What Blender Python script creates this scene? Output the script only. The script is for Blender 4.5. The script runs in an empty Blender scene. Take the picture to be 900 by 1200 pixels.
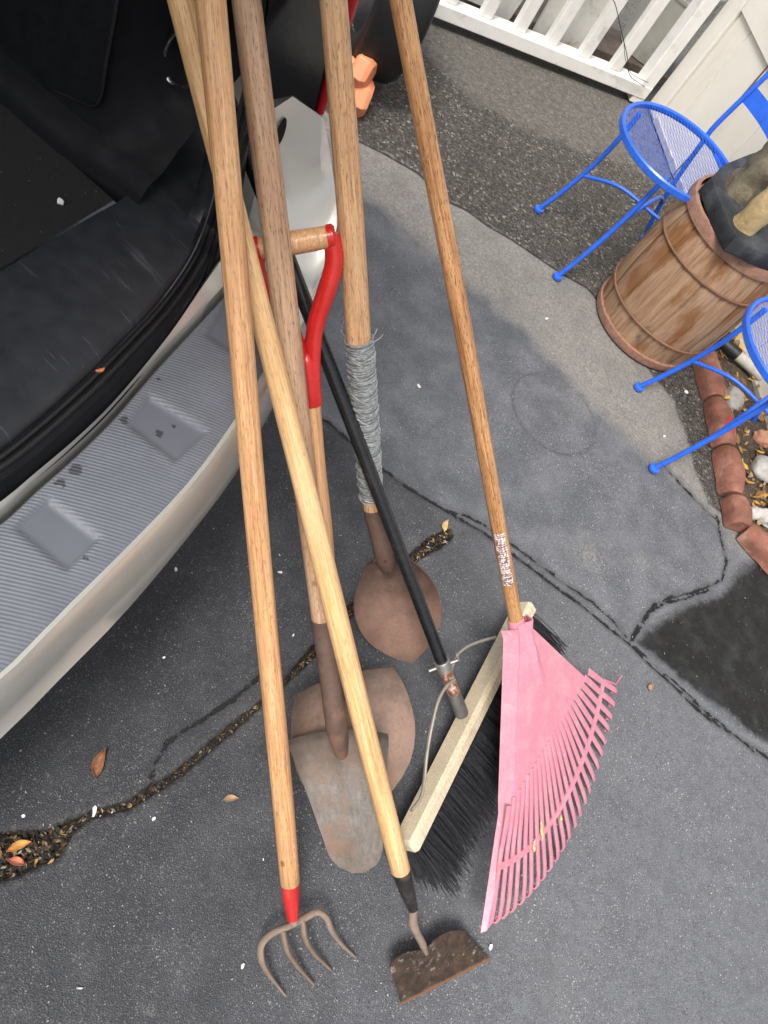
import bpy, math, random
import numpy as np
from mathutils import Vector, Matrix
random.seed(7); rng = np.random.default_rng(7)
sc = bpy.context.scene; col = sc.collection
PI = math.pi
# ------------------------------------------------------------------ camera
F_PX, PITCH, ROLL, CAM_H = 942.05, 0.925027, 0.722415, 1.5236     # focal length for a 900x1200 frame
fw = Vector((0, math.cos(PITCH), -math.sin(PITCH))); up0 = Vector((0, math.sin(PITCH), math.cos(PITCH))); r0 = Vector((1, 0, 0))
CR = math.cos(ROLL)*r0 + math.sin(ROLL)*up0; CU = -math.sin(ROLL)*r0 + math.cos(ROLL)*up0
CAM = Vector((0, 0, CAM_H))
cd = bpy.data.cameras.new('camera'); cam = bpy.data.objects.new('camera', cd); col.objects.link(cam)
m = Matrix.Identity(4)
for i in range(3):
    m[i][0] = CR[i]; m[i][1] = CU[i]; m[i][2] = -fw[i]; m[i][3] = CAM[i]
cam.matrix_world = m
cd.sensor_fit = 'VERTICAL'; cd.sensor_height = 36; cd.lens = 36*F_PX/1200; cd.clip_start = .02; cd.clip_end = 500
sc.camera = cam
def ray(x, y): return fw + CR*((x-450)/F_PX) - CU*((y-600)/F_PX)
def at(x, y, z=0.0):                       # point at height z seen at a place of the survey photo
    d = ray(x, y); return CAM + d*((z-CAM_H)/d.z)
def atd(x, y, t): return CAM + ray(x, y)*t
def onplane(x, y, p, n):
    d = ray(x, y); return CAM + d*((p-CAM).dot(n)/d.dot(n))
# ------------------------------------------------------------------ mesh building
MW = {}
class MB:
    def __init__(s): s.v = []; s.f = []; s.flat = False
    def add(s, vs, fs):
        o = len(s.v); s.v += [Vector(p) for p in vs]; s.f += [tuple(i+o for i in f) for f in fs]; return s
    def tube(s, pts, rad, n=10, caps=True, closed=False, flat=None):
        pts = [Vector(p) for p in pts]; k = len(pts)
        if not hasattr(rad, '__len__'): rad = [rad]*k
        vs = []; prev = None
        for i, p in enumerate(pts):
            if closed: t = pts[(i+1) % k]-pts[i-1]
            else: t = pts[min(i+1, k-1)]-pts[max(i-1, 0)]
            t = t.normalized()
            if prev is None:
                a = Vector((0, 0, 1)) if abs(t.z) < .9 else Vector((1, 0, 0)); prev = (a-t*a.dot(t)).normalized()
            else:
                q = prev-t*prev.dot(t); prev = q.normalized() if q.length > 1e-6 else prev
            b = t.cross(prev)
            for j in range(n):
                an = 2*PI*j/n; c, d = math.cos(an), math.sin(an)
                if flat: d *= flat
                vs.append(p+prev*c*rad[i]+b*d*rad[i])
        fs = []
        for i in range(k if closed else k-1):
            i2 = (i+1) % k
            for j in range(n):
                j2 = (j+1) % n; fs.append((i*n+j, i*n+j2, i2*n+j2, i2*n+j))
        if caps and not closed: fs += [tuple(range(n-1, -1, -1)), tuple((k-1)*n+j for j in range(n))]
        return s.add(vs, fs)
    def box(s, c, dx, dy, dz, bev=0.0):    # dx,dy,dz full-length edge vectors
        c, dx, dy, dz = Vector(c), Vector(dx)/2, Vector(dy)/2, Vector(dz)/2
        if bev <= 0:
            vs = [c+dx*a+dy*b+dz*e for a in (-1, 1) for b in (-1, 1) for e in (-1, 1)]
            return s.add(vs, [(0, 1, 3, 2), (4, 6, 7, 5), (0, 4, 5, 1), (2, 3, 7, 6), (0, 2, 6, 4), (1, 5, 7, 3)])
        L = [dx.length, dy.length, dz.length]; k = [max(0, 1-bev/l) for l in L]
        vs = []; idx = {}
        for a in (-1, 1):
            for b in (-1, 1):
                for e in (-1, 1):
                    for ax in range(3):
                        f = [k[0], k[1], k[2]]; f[ax] = 1
                        idx[(a, b, e, ax)] = len(vs); vs.append(c+dx*a*f[0]+dy*b*f[1]+dz*e*f[2])
        fs = []
        for a in (-1, 1):
            fs.append([idx[(a, b, e, 0)] for b, e in ((-1, -1), (1, -1), (1, 1), (-1, 1))][::a])
            fs.append([idx[(b, a, e, 1)] for b, e in ((-1, -1), (-1, 1), (1, 1), (1, -1))][::a])
            fs.append([idx[(b, e, a, 2)] for b, e in ((-1, -1), (1, -1), (1, 1), (-1, 1))][::a])
        for a in (-1, 1):
            for b in (-1, 1):
                fs.append([idx[(a, b, -1, 0)], idx[(a, b, 1, 0)], idx[(a, b, 1, 1)], idx[(a, b, -1, 1)]])
                fs.append([idx[(a, -1, b, 0)], idx[(a, 1, b, 0)], idx[(a, 1, b, 2)], idx[(a, -1, b, 2)]])
                fs.append([idx[(-1, a, b, 1)], idx[(1, a, b, 1)], idx[(1, a, b, 2)], idx[(-1, a, b, 2)]])
                for e in (-1, 1): fs.append([idx[(a, b, e, x)] for x in range(3)])
        return s.add(vs, fs)
    def grid(s, rows, closed=False):       # rows: list of equal length point lists
        n = len(rows[0]); vs = [p for r in rows for p in r]; fs = []
        for i in range(len(rows)-1):
            for j in range(n if closed else n-1):
                j2 = (j+1) % n; fs.append((i*n+j, i*n+j2, (i+1)*n+j2, (i+1)*n+j))
        return s.add(vs, fs)
    def slab(s, rows, th):                 # a grid with thickness along its normals
        n = len(rows[0]); k = len(rows); low = []
        for i in range(k):
            lr = []
            for j in range(n):
                du = Vector(rows[i][min(j+1, n-1)])-Vector(rows[i][max(j-1, 0)]); dv = Vector(rows[min(i+1, k-1)][j])-Vector(rows[max(i-1, 0)][j])
                nn = du.cross(dv); nn = nn.normalized() if nn.length > 1e-9 else Vector((0, 0, 1)); lr.append(Vector(rows[i][j])-nn*th)
            low.append(lr)
        o = len(s.v); s.grid(rows); s.grid([r[::-1] for r in low])
        T = lambda i, j: o+i*n+j
        B = lambda i, j: o+k*n+i*n+(n-1-j)
        for j in range(n-1): s.f += [(T(0, j+1), T(0, j), B(0, j), B(0, j+1)), (T(k-1, j), T(k-1, j+1), B(k-1, j+1), B(k-1, j))]
        for i in range(k-1): s.f += [(T(i, 0), T(i+1, 0), B(i+1, 0), B(i, 0)), (T(i+1, n-1), T(i, n-1), B(i, n-1), B(i+1, n-1))]
        return s
    def build(s, name, mat, parent=None, smooth=True, fix=True, bevel=0):
        me = bpy.data.meshes.new(name)
        vs = s.v
        if parent is not None:
            im = MW[parent.name].inverted(); vs = [im @ p for p in vs]
        me.from_pydata([tuple(p) for p in vs], [], s.f); me.update()
        if fix:
            import bmesh
            bm = bmesh.new(); bm.from_mesh(me); bmesh.ops.remove_doubles(bm, verts=bm.verts, dist=1e-6); bmesh.ops.recalc_face_normals(bm, faces=bm.faces); bm.to_mesh(me); bm.free()
        if smooth:
            me.polygons.foreach_set('use_smooth', [True]*len(me.polygons))
            try: me.set_sharp_from_angle(angle=math.radians(38))
            except Exception: pass
        o = bpy.data.objects.new(name, me); col.objects.link(o); me.materials.append(mat)
        if parent is not None: o.parent = parent; MW[o.name] = MW[parent.name]
        else: MW[o.name] = Matrix.Identity(4)
        if bevel:
            b = o.modifiers.new('bevel', 'BEVEL'); b.width = bevel; b.segments = 2; b.limit_method = 'ANGLE'
        return o
def tag(o, label=None, cat=None, group=None, kind=None):
    if label: o['label'] = label
    if cat: o['category'] = cat
    if group: o['group'] = group
    if kind: o['kind'] = kind
    return o
def thing(name, label, cat, mat4, group=None):
    o = bpy.data.objects.new(name, None); col.objects.link(o); o.empty_display_size = .1
    o.matrix_world = mat4; MW[o.name] = mat4.copy(); return tag(o, label, cat, group)
def frame(o, z, x=None):                   # matrix with z along a direction
    z = Vector(z).normalized(); x = Vector(x) if x is not None else Vector((1, 0, 0))
    x = (x-z*x.dot(z)).normalized(); y = z.cross(x)
    M = Matrix.Identity(4)
    for i in range(3): M[i][0] = x[i]; M[i][1] = y[i]; M[i][2] = z[i]; M[i][3] = o[i]
    return M
def base(p, rz=0): return Matrix.Translation(Vector(p)) @ Matrix.Rotation(rz, 4, 'Z')
def own(o, p):                             # give a one-mesh thing an origin at its base
    p = Vector(p); me = o.data; me.transform(Matrix.Translation(-p)); o.location = p; MW[o.name] = Matrix.Translation(p); return o
def spline(pts, n):                        # Catmull-Rom resample
    P = [Vector(p) for p in pts]; k = len(P); out = []
    d = [0]
    for i in range(1, k): d.append(d[-1]+max((P[i]-P[i-1]).length, 1e-6))
    for q in range(n):
        s = d[-1]*q/(n-1); i = 0
        while i < k-2 and d[i+1] < s: i += 1
        t = (s-d[i])/(d[i+1]-d[i]); a, b = P[i], P[i+1]
        ta = ((P[i+1]-P[i-1])/(d[i+1]-d[i-1]) if i > 0 else (b-a)/(d[i+1]-d[i]))*(d[i+1]-d[i])
        tb = ((P[i+2]-P[i])/(d[i+2]-d[i]) if i+2 < k else (b-a)/(d[i+1]-d[i]))*(d[i+1]-d[i])
        h = t*t; c = h*t
        out.append(a*(2*c-3*h+1)+ta*(c-2*h+t)+b*(-2*c+3*h)+tb*(c-h))
    return out
# ------------------------------------------------------------------ node helpers
class NT:
    def __init__(s, name):
        s.m = bpy.data.materials.new(name); s.m.use_nodes = True; s.t = s.m.node_tree
        s.b = s.t.nodes['Principled BSDF']
    def n(s, typ, ins=None, **pr):
        nd = s.t.nodes.new(typ)
        for k, v in pr.items(): setattr(nd, k, v)
        for k, v in (ins or {}).items(): s.set(nd.inputs[k], v)
        return nd
    def set(s, sock, v):
        if isinstance(v, bpy.types.NodeSocket): s.t.links.new(v, sock)
        elif isinstance(v, (tuple, list)) and len(v) == 3 and sock.type == 'RGBA': sock.default_value = (*v, 1)
        else: sock.default_value = v
    def m2(s, op, a, b=None, c=None, clamp=False):
        nd = s.n('ShaderNodeMath', operation=op, use_clamp=clamp); s.set(nd.inputs[0], a)
        if b is not None: s.set(nd.inputs[1], b)
        if c is not None: s.set(nd.inputs[2], c)
        return nd.outputs[0]
    def mix(s, f, a, b, blend='MIX'):
        nd = s.n('ShaderNodeMix', data_type='RGBA', blend_type=blend, clamp_factor=True)
        s.set(nd.inputs[0], f); s.set(nd.inputs[6], a); s.set(nd.inputs[7], b); return nd.outputs[2]
    def step(s, v, lo, hi, a=0.0, b=1.0):
        nd = s.n('ShaderNodeMapRange', interpolation_type='SMOOTHSTEP'); s.set(nd.inputs[0], v)
        for i, q in enumerate((lo, hi, a, b)): s.set(nd.inputs[i+1], q)
        return nd.outputs[0]
    def ramp(s, f, stops):
        nd = s.n('ShaderNodeValToRGB'); s.set(nd.inputs[0], f); e = nd.color_ramp.elements
        while len(e) < len(stops): e.new(.5)
        for q, (p, c) in zip(e, stops): q.position = p; q.color = (*c, 1)
        return nd.outputs[0]
    def coord(s, kind='Object', scale=(1, 1, 1), loc=(0, 0, 0), rot=(0, 0, 0)):
        if kind == 'World': v = s.n('ShaderNodeNewGeometry').outputs['Position']
        else: v = s.n('ShaderNodeTexCoord').outputs[kind]
        return s.n('ShaderNodeMapping', {'Vector': v, 'Scale': scale, 'Location': loc, 'Rotation': rot}).outputs[0]
    def noise(s, v, sc_, det=4, rough=.55, dist=0, out=0):
        return s.n('ShaderNodeTexNoise', {'Vector': v, 'Scale': sc_, 'Detail': det, 'Roughness': rough, 'Distortion': dist}).outputs[out]
    def vor(s, v, sc_, out='Distance', feature='F1', rnd=1.0):
        return s.n('ShaderNodeTexVoronoi', {'Vector': v, 'Scale': sc_, 'Randomness': rnd}, feature=feature).outputs[out]
    def bump(s, h, dist, strength=1.0, nrm=None):
        nd = s.n('ShaderNodeBump', {'Height': h, 'Distance': dist, 'Strength': strength})
        if nrm is not None: s.set(nd.inputs['Normal'], nrm)
        return nd.outputs[0]
    def attr(s, name): return s.n('ShaderNodeAttribute', attribute_name=name).outputs['Fac']
    def out(s, color=None, rough=None, metal=None, normal=None, **kw):
        for k, v in (('Base Color', color), ('Roughness', rough), ('Metallic', metal), ('Normal', normal)):
            if v is not None: s.set(s.b.inputs[k], v)
        for k, v in kw.items(): s.set(s.b.inputs[k.replace('_', ' ')], v)
        return s.m
def plain(name, c, rough=.5, metal=0, var=.15, sc_=40, bump=.0004, bsc=300, grime=None, world=False):
    t = NT(name); v = t.coord('World' if world else 'Object')
    f = t.noise(v, sc_, 5, .6); c2 = tuple(x*(1-var) for x in c); c3 = tuple(min(1, x*(1+var)) for x in c)
    cc = t.ramp(f, [(.3, c2), (.7, c3)])
    if grime:
        g = t.step(t.noise(v, sc_*.35, 8, .7), .52, .72); cc = t.mix(g, cc, grime)
    return t.out(cc, t.step(t.noise(v, sc_*1.7, 4), .3, .7, rough*.85, min(1, rough*1.15)), metal, t.bump(t.noise(v, bsc, 3), bump))
def wood(name, dark, mid, light, rough=.42, seed=0., fleck=.6, grey=None, stain=.3):
    t = NT(name)
    v = t.coord('Object', (1, 1, .035), (seed, seed*2, seed)); vs = t.coord('Object', (1, 1, .12), (seed, seed, seed*3))
    g = t.noise(v, 190, 6, .62, .4); c = t.ramp(g, [(.28, dark), (.5, mid), (.72, light)])
    st = t.noise(t.coord('Object', (1, 1, .016), (seed, seed, 0)), 520, 4, .6); c = t.mix(.55, c, t.ramp(st, [(.36, (.74, .71, .68)), (.64, (1.3, 1.3, 1.3))]), 'MULTIPLY'); pores = t.step(t.noise(vs, 760, 3, .5), .57, .66); c = t.mix(t.m2('MULTIPLY', pores, fleck), c, tuple(x*.45 for x in dark))
    v2 = t.coord('Object', (1, 1, .3), (seed, 0, seed)); big = t.noise(v2, 14, 5, .6)
    c = t.mix(t.step(big, .45, .75, 0, stain), c, tuple(x*.55 for x in mid))
    c = t.mix(t.step(t.noise(v2, 6, 3), .5, .7, 0, .35), c, tuple(min(1, x*1.12) for x in light))
    knot = t.vor(t.coord('Object', (1, 1, .6), (seed*3, 0, seed)), 9); c = t.mix(t.step(knot, .05, .02, 0, .7), c, tuple(x*.3 for x in dark))
    if grey: c = t.mix(t.step(t.noise(v2, 20, 6, .7), .4, .65, 0, .75), c, grey)
    return t.out(c, t.step(t.noise(v2, 60, 4), .3, .7, rough*.8, rough*1.25), 0, t.bump(t.m2('ADD', g, t.m2('MULTIPLY', pores, -.6)), .0006, .8))
def rusty(name, steel, rust, dark, amount=.5, rough=.6, metal=.35, seed=0., sc_=18, zdark=None):
    t = NT(name); v = t.coord('Object', (1, 1, 1), (seed, seed, seed))
    n1 = t.noise(v, sc_, 8, .68, .5); f = t.step(n1, .62-amount*.45, .75-amount*.45)
    n2 = t.noise(v, 140, 6, .75); r = t.ramp(n2, [(.2, dark), (.42, rust), (.8, tuple(min(1, x*1.35) for x in rust))])
    vs = t.coord('Object', (1, 1, .12), (seed, 0, 0)); sm = t.ramp(t.noise(vs, 150, 4, .6), [(.3, tuple(x*.7 for x in steel)), (.7, tuple(min(1, x*1.2) for x in steel))])
    c = t.mix(f, sm, r); big = t.noise(v, 7, 5, .6, .8); c = t.mix(t.step(big, .42, .68, 0, .55), c, tuple(x*.55 for x in rust)); c = t.mix(t.step(t.noise(v, 11, 4), .56, .7, 0, .4), c, (.30, .16, .095)); d = t.step(t.noise(v, 45, 6, .75), .60, .76, 0, .45); c = t.mix(d, c, dark)
    ch = t.step(t.noise(v, 330, 3), .70, .75, 0, .35); c = t.mix(ch, c, (.42, .38, .33))
    if zdark:
        zz = t.n('ShaderNodeSeparateXYZ', {0: t.n('ShaderNodeTexCoord').outputs['Object']}).outputs[2]
        k = t.m2('MULTIPLY', t.step(t.m2('ADD', zz, t.m2('MULTIPLY', t.m2('SUBTRACT', t.noise(v, 26, 6, .7), .5), .16)), zdark[0], zdark[1]), zdark[2]); c = t.mix(k, c, tuple(x*.42 for x in dark))
        k = t.step(t.m2('ADD', zz, t.m2('MULTIPLY', t.m2('SUBTRACT', t.noise(v, 40, 6, .7), .5), .05)), .05, .0, 0, .6); c = t.mix(k, c, tuple(x*1.2 for x in dark))
    return t.out(c, t.step(f, 0, 1, rough*.75, min(1, rough*1.2)), t.step(f, 0, 1, metal, metal*.25), t.bump(t.m2('ADD', n2, t.m2('MULTIPLY', n1, 1.5)), .0012, .7))
# ------------------------------------------------------------------ world and sun
SUN_EL, SUN_AZ = math.radians(60), math.radians(188)      # azimuth measured clockwise from +Y
w = bpy.data.worlds.new('World'); sc.world = w; w.use_nodes = True
nt = w.node_tree; bg = nt.nodes['Background']; sky = nt.nodes.new('ShaderNodeTexSky'); sky.sky_type = 'NISHITA'; sky.sun_disc = False
sky.sun_elevation = SUN_EL; sky.sun_rotation = SUN_AZ; sky.air_density = 1.0; sky.dust_density = 4.0; sky.ozone_density = .6
hs = nt.nodes.new('ShaderNodeHueSaturation'); hs.inputs['Saturation'].default_value = .32; hs.inputs['Value'].default_value = 1.36
nt.links.new(sky.outputs[0], hs.inputs['Color']); nt.links.new(hs.outputs[0], bg.inputs[0]); bg.inputs[1].default_value = .15
ld = bpy.data.lights.new('sun', 'SUN'); ld.energy = 3.4; ld.angle = math.radians(16); ld.color = (1, .965, .91)
lo = bpy.data.objects.new('sun', ld); col.objects.link(lo)
sd = Vector((math.sin(SUN_AZ)*math.cos(SUN_EL), math.cos(SUN_AZ)*math.cos(SUN_EL), math.sin(SUN_EL)))
lo.rotation_euler = sd.to_track_quat('Z', 'Y').to_euler(); lo.location = sd*20
sc.view_settings.view_transform = 'Standard'; sc.view_settings.look = 'None'; sc.view_settings.exposure = 0
# ------------------------------------------------------------------ ground with cracks, seams and patches
E1 = Vector((.757, .653, 0)).normalized()      # along the fence
E2 = Vector((E1.y, -E1.x, 0))                  # along the house wall
W0 = at(742, 120)                              # where fence and wall meet
px = lambda L: [tuple(at(x, y)[:2]) for x, y in L]
MAIN = [(330, 470), (385, 494), (420, 525), (440, 545), (456, 553), (475, 568), (500, 583), (522, 596), (540, 607), (565, 621), (590, 641), (620, 662), (650, 686), (680, 707), (715, 736), (737, 753), (760, 776), (790, 803), (815, 828), (840, 848), (870, 866), (900, 887), (960, 940)]
STRAND = [(522, 596), (546, 603), (572, 616), (596, 634), (632, 660), (664, 684), (696, 706), (722, 730), (740, 752), (770, 781), (800, 806), (826, 832), (852, 852), (885, 880)]
BR1 = [(738, 753), (747, 736), (757, 722), (768, 708), (785, 700), (812, 694), (838, 684), (849, 677), (853, 655), (846, 628), (842, 605)]
BR1B = [(742, 750), (753, 733), (764, 716), (780, 706), (806, 700), (834, 690)]
BR2 = [(177, 924), (180, 900), (194, 873), (215, 856), (244, 839), (275, 818), (300, 797), (308, 788)]
S1L = [(775, 540), (800, 568), (820, 588), (838, 606)]
S2 = [(405, 152), (422, 164), (450, 178), (490, 201), (528, 236), (548, 245), (572, 263), (600, 279), (630, 299), (658, 318), (690, 336), (715, 366), (735, 400)]
WIDE = [((-60, 1040), 62), ((-20, 1008), 46), ((20, 1000), 38), ((58, 990), 28), ((80, 970), 12), ((105, 955), 5), ((150, 944), 6), ((178, 926), 8), ((195, 916), 6), ((210, 905), 6), ((240, 880), 5), ((270, 855), 7), ((300, 830), 5), ((335, 798), 4), ((370, 762), 8), ((410, 716), 9), ((455, 680), 5), ((490, 648), 9), ((512, 634), 14), ((528, 624), 9)]
S1 = [(300, 120), (400, 205), (432, 236), (470, 262), (510, 300), (560, 345), (610, 385), (655, 432), (690, 472), (735, 512), (775, 545), (838, 606), (910, 690)]
FENCEBAND = [(440, 20), (495, 62), (560, 125), (600, 148), (640, 165), (720, 190), (760, 210)]
PATCH = [(746, 752), (756, 738), (772, 724), (800, 706), (848, 690), (862, 664), (905, 640), (1000, 640), (1100, 900), (960, 915), (900, 872), (862, 850), (815, 812), (770, 775)]
def segdist(X, Y, L, ws=None):
    best = np.full(X.shape, 9.0)
    for i in range(len(L)-1):
        (ax, ay), (bx, by) = L[i], L[i+1]; dx, dy = bx-ax, by-ay; q = dx*dx+dy*dy+1e-12
        t = np.clip(((X-ax)*dx+(Y-ay)*dy)/q, 0, 1); d = np.hypot(X-ax-t*dx, Y-ay-t*dy)
        if ws is not None: d = d-(ws[i]+(ws[i+1]-ws[i])*t)
        best = np.minimum(best, d)
    return best
def inside(X, Y, L):
    r = np.zeros(X.shape, bool); k = len(L)
    for i in range(k):
        (ax, ay), (bx, by) = L[i], L[(i+1) % k]
        c = ((ay > Y) != (by > Y)) & (X < (bx-ax)*(Y-ay)/(by-ay+1e-12)+ax); r ^= c
    return r
def sdpoly(X, Y, L):                        # positive inside
    d = segdist(X, Y, L+[L[0]]); return np.where(inside(X, Y, L), d, -d)
wide_w = [(p, r*.60*(at(p[0]+8, p[1]+8)-at(p[0]-8, p[1]-8)).length/22) for p, r in WIDE]
WPTS = px([p for p, _ in wide_w]); WRAD = [r for _, r in wide_w]
xs = np.concatenate([[-90, -40, -18, -9, -5, -3, -2.2], np.arange(-1.7, 1.7, .0065), [1.75, 2, 2.6, 3.5, 5, 9, 18, 40, 90]])
ys = np.concatenate([[-90, -40, -18, -9, -4, -2, -1, -.5], np.arange(-.25, 2.4, .0062), np.arange(2.4, 4.3, .012), [4.4, 4.7, 5.2, 6, 8, 12, 20, 40, 90]])
X, Y = np.meshgrid(xs, ys); nx, ny = len(xs), len(ys); X = X.ravel(); Y = Y.ravel()
A = {}
A['thin'] = np.minimum.reduce([segdist(X, Y, px(MAIN)), segdist(X, Y, px(STRAND))+.0008, segdist(X, Y, px(BR1)), segdist(X, Y, px(BR1B))+.001, segdist(X, Y, px(BR2)), segdist(X, Y, px(S1L))+.0012])
A['seam'] = segdist(X, Y, px(S2))
A['wide'] = segdist(X, Y, WPTS, WRAD)
A['old'] = sdpoly(X, Y, px(S1)+[(9, 2), (40, 40), (-40, 40), (-40, 2)])
A['coarse'] = sdpoly(X, Y, px(S2)+[tuple(at(790, 470)[:2]), tuple(at(830, 590)[:2]), (9, 3), (40, 40), (-40, 40), (-40, 3)])
A['fenceband'] = sdpoly(X, Y, px(FENCEBAND)+[(9, 4), (40, 40), (-40, 40), (-40, 4)])
A['mid'] = sdpoly(X, Y, px(MAIN)+[(9, 1), (40, 40), (-40, 40), (-40, 1.2)]); A['patch'] = sdpoly(X, Y, px(PATCH))
rc = at(650, 484); A['ring'] = np.abs(np.hypot(X-rc.x, Y-rc.y)-(at(697, 490)-at(603, 480)).length*.49)
rc2 = at(520, 500); A['ring2'] = np.abs(np.hypot(X-rc2.x, Y-rc2.y)-.10)
def blob(x, y, r): c = at(x, y); return np.exp(-((X-c.x)**2+(Y-c.y)**2)/(r*r))
A['pale'] = np.clip(blob(692, 650, .05)+.5*blob(755, 655, .03)+.4*blob(800, 735, .05)+.5*blob(865, 760, .05)+.5*blob(680, 470, .07), 0, 1)
dust_shade_ramp = 1/(1+np.exp(-(X-.33+.35*(Y-.9))/.17)); A['dusty'] = dust_shade_ramp  # dust away from the car, its shade painted darker on the near side
# ground height: wide cracks sink, thin ones dip, gentle waviness
Z = -.016*np.clip(1-(A['wide']+.004)/.008, 0, 1)-.004*np.clip(1-A['thin']/.006, 0, 1)-.006*np.clip(1-A['seam']/.012, 0, 1)
Z += .0025*np.sin(X*5.1+1)*np.sin(Y*4.3)*np.exp(-(X**2+(Y-1)**2)/9)-.0025
me = bpy.data.meshes.new('ground'); me.vertices.add(nx*ny); me.vertices.foreach_set('co', np.stack([X, Y, Z], 1).astype(np.float32).ravel())
ii = np.arange((nx-1)*(ny-1)); r_ = ii//(nx-1); c_ = ii % (nx-1); q0 = r_*nx+c_
loops = np.stack([q0, q0+1, q0+nx+1, q0+nx], 1).astype(np.int32).ravel(); nf = len(ii)
me.loops.add(nf*4); me.loops.foreach_set('vertex_index', loops); me.polygons.add(nf); me.polygons.foreach_set('loop_start', (np.arange(nf)*4).astype(np.int32))
me.update(calc_edges=True); me.polygons.foreach_set('use_smooth', [True]*nf)
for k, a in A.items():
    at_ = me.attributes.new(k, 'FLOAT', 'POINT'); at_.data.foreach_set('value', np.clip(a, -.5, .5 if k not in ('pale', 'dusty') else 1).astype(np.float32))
ground = bpy.data.objects.new('ground', me); col.objects.link(ground); tag(ground, kind='structure')
def ground_mat():
    t = NT('asphalt'); v = t.coord('World'); AD = lambda a, b: t.m2('ADD', a, b); MU = lambda a, b: t.m2('MULTIPLY', a, b)
    nb = t.noise(v, 9, 7, .62); nm = t.noise(v, 34, 6, .65); nf_ = t.noise(v, 120, 4, .6); ng = t.noise(v, 420, 3, .6); lo_ = t.noise(v, 2.6, 5, .6)
    wob = AD(MU(t.m2('SUBTRACT', nb, .5), .16), MU(t.m2('SUBTRACT', nm, .5), .05))
    # sealed asphalt: car shade painted in as black close by, dusty grey further out
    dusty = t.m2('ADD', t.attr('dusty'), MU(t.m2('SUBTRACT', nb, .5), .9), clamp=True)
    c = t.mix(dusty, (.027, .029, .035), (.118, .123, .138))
    c = t.mix(t.step(nm, .42, .75, 0, .35), c, (.03, .031, .035)); c = t.mix(t.step(lo_, .5, .72, 0, .28), c, (.15, .15, .155))
    grain = t.ramp(t.noise(v, 560, 4, .7), [(.30, (.25, .25, .26)), (.70, (1.85, 1.84, 1.80))]); c0g = .8
    fm = t.step(AD(t.attr('mid'), MU(wob, .1)), -.004, .01); c = t.mix(MU(fm, .8), c, t.mix(t.step(nb, .35, .7), (.082, .088, .102), (.135, .141, .157))); c = t.mix(t.step(nm, .55, .75, 0, .25), c, (.17, .172, .175))
    c = t.mix(c0g, c, grain, 'MULTIPLY')
    # old grey asphalt strip
    fo = t.step(AD(t.attr('old'), MU(wob, .9)), -.035, .045)
    oldc = t.ramp(t.noise(v, 110, 7, .8), [(.3, (.095, .088, .08)), (.5, (.195, .184, .172)), (.70, (.29, .272, .25))]); oldc = t.mix(t.step(nb, .45, .7, 0, .6), oldc, (.13, .125, .12)); oldc = t.mix(t.step(nm, .5, .72, 0, .4), oldc, (.26, .245, .22))
    oldc = t.mix(.6, oldc, grain, 'MULTIPLY'); c = t.mix(fo, c, oldc)
    # coarse dark asphalt behind the long crack
    fc = t.step(AD(t.attr('coarse'), MU(wob, .35)), -.004, .012)
    vc = t.vor(v, 130, 'Color'); vcs = t.n('ShaderNodeSeparateColor', {0: vc}).outputs[0]
    coc = t.ramp(vcs, [(.0, (.018, .016, .014)), (.6, (.052, .046, .039)), (.93, (.10, .088, .076)), (1, (.26, .24, .21))]); coc = t.mix(t.step(nb, .5, .7, 0, .6), coc, (.035, .031, .027))
    c = t.mix(fc, c, coc)
    fb = t.step(AD(t.attr('fenceband'), MU(wob, 1.2)), -.02, .06, 0, .75)
    c = t.mix(t.m2('MULTIPLY', fb, t.step(nm, .35, .6, .5, 1)), c, t.ramp(t.noise(v, 60, 6, .7), [(.3, (.075, .069, .061)), (.7, (.175, .163, .147))]))
    # faint ring left by a pot, pale scuffs
    rg = MU(t.step(AD(t.attr('ring'), MU(t.m2('SUBTRACT', nm, .5), .016)), .010, .002), t.step(nb, .35, .55, .1, .55)); c = t.mix(rg, c, (.045, .047, .053))
    rg2 = MU(t.step(AD(t.attr('ring2'), MU(wob, .3)), .03, .004), t.step(nb, .5, .65, 0, .35)); c = t.mix(rg2, c, (.06, .065, .075))
    pl = MU(t.attr('pale'), t.step(nf_, .4, .65, .1, .75)); c = t.mix(pl, c, (.26, .25, .225))
    # light aggregate specks
    def specks(sc_, lim, rad, colr, f):
        nonlocal c
        rnd = t.n('ShaderNodeSeparateColor', {0: t.vor(v, sc_, 'Color')}); d = t.vor(v, sc_)
        k = MU(t.m2('GREATER_THAN', rnd.outputs[1], lim), t.step(d, rad, rad*.6)); k = MU(k, f)
        c = t.mix(k, c, t.mix(rnd.outputs[0], colr, tuple(x*.5 for x in colr)))
    clus = t.step(t.noise(v, 5, 5, .65), .4, .65, .35, 1)
    dsp = t.step(dusty, 0, 1, .45, 1.0); specks(520, .80, .48, (.34, .335, .32), MU(dsp, .85)); specks(330, .88, .46, (.50, .485, .45), MU(dsp, clus)); specks(170, .93, .34, (.56, .54, .49), MU(dsp, clus)); specks(240, .93, .4, (.02, .02, .02), .8); specks(75, .97, .16, (.58, .55, .50), clus)
    # dark wet looking patch
    fp = MU(t.step(AD(t.attr('patch'), MU(wob, .5)), -.006, .03), t.step(t.noise(v, 16, 5, .65), .42, .72, 1.0, .88)); pc = t.ramp(t.noise(v, 45, 6, .7), [(.35, (.002, .0022, .0025)), (.75, (.011, .011, .010))])
    c = t.mix(fp, c, pc); rim = MU(t.step(t.m2('ABSOLUTE', t.m2('ADD', t.attr('patch'), .012)), .012, 0.0), .35); c = t.mix(rim, c, (.17, .18, .195))
    spd = MU(fp, .8); specks(110, .84, .2, (.20, .195, .16), spd)
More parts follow.
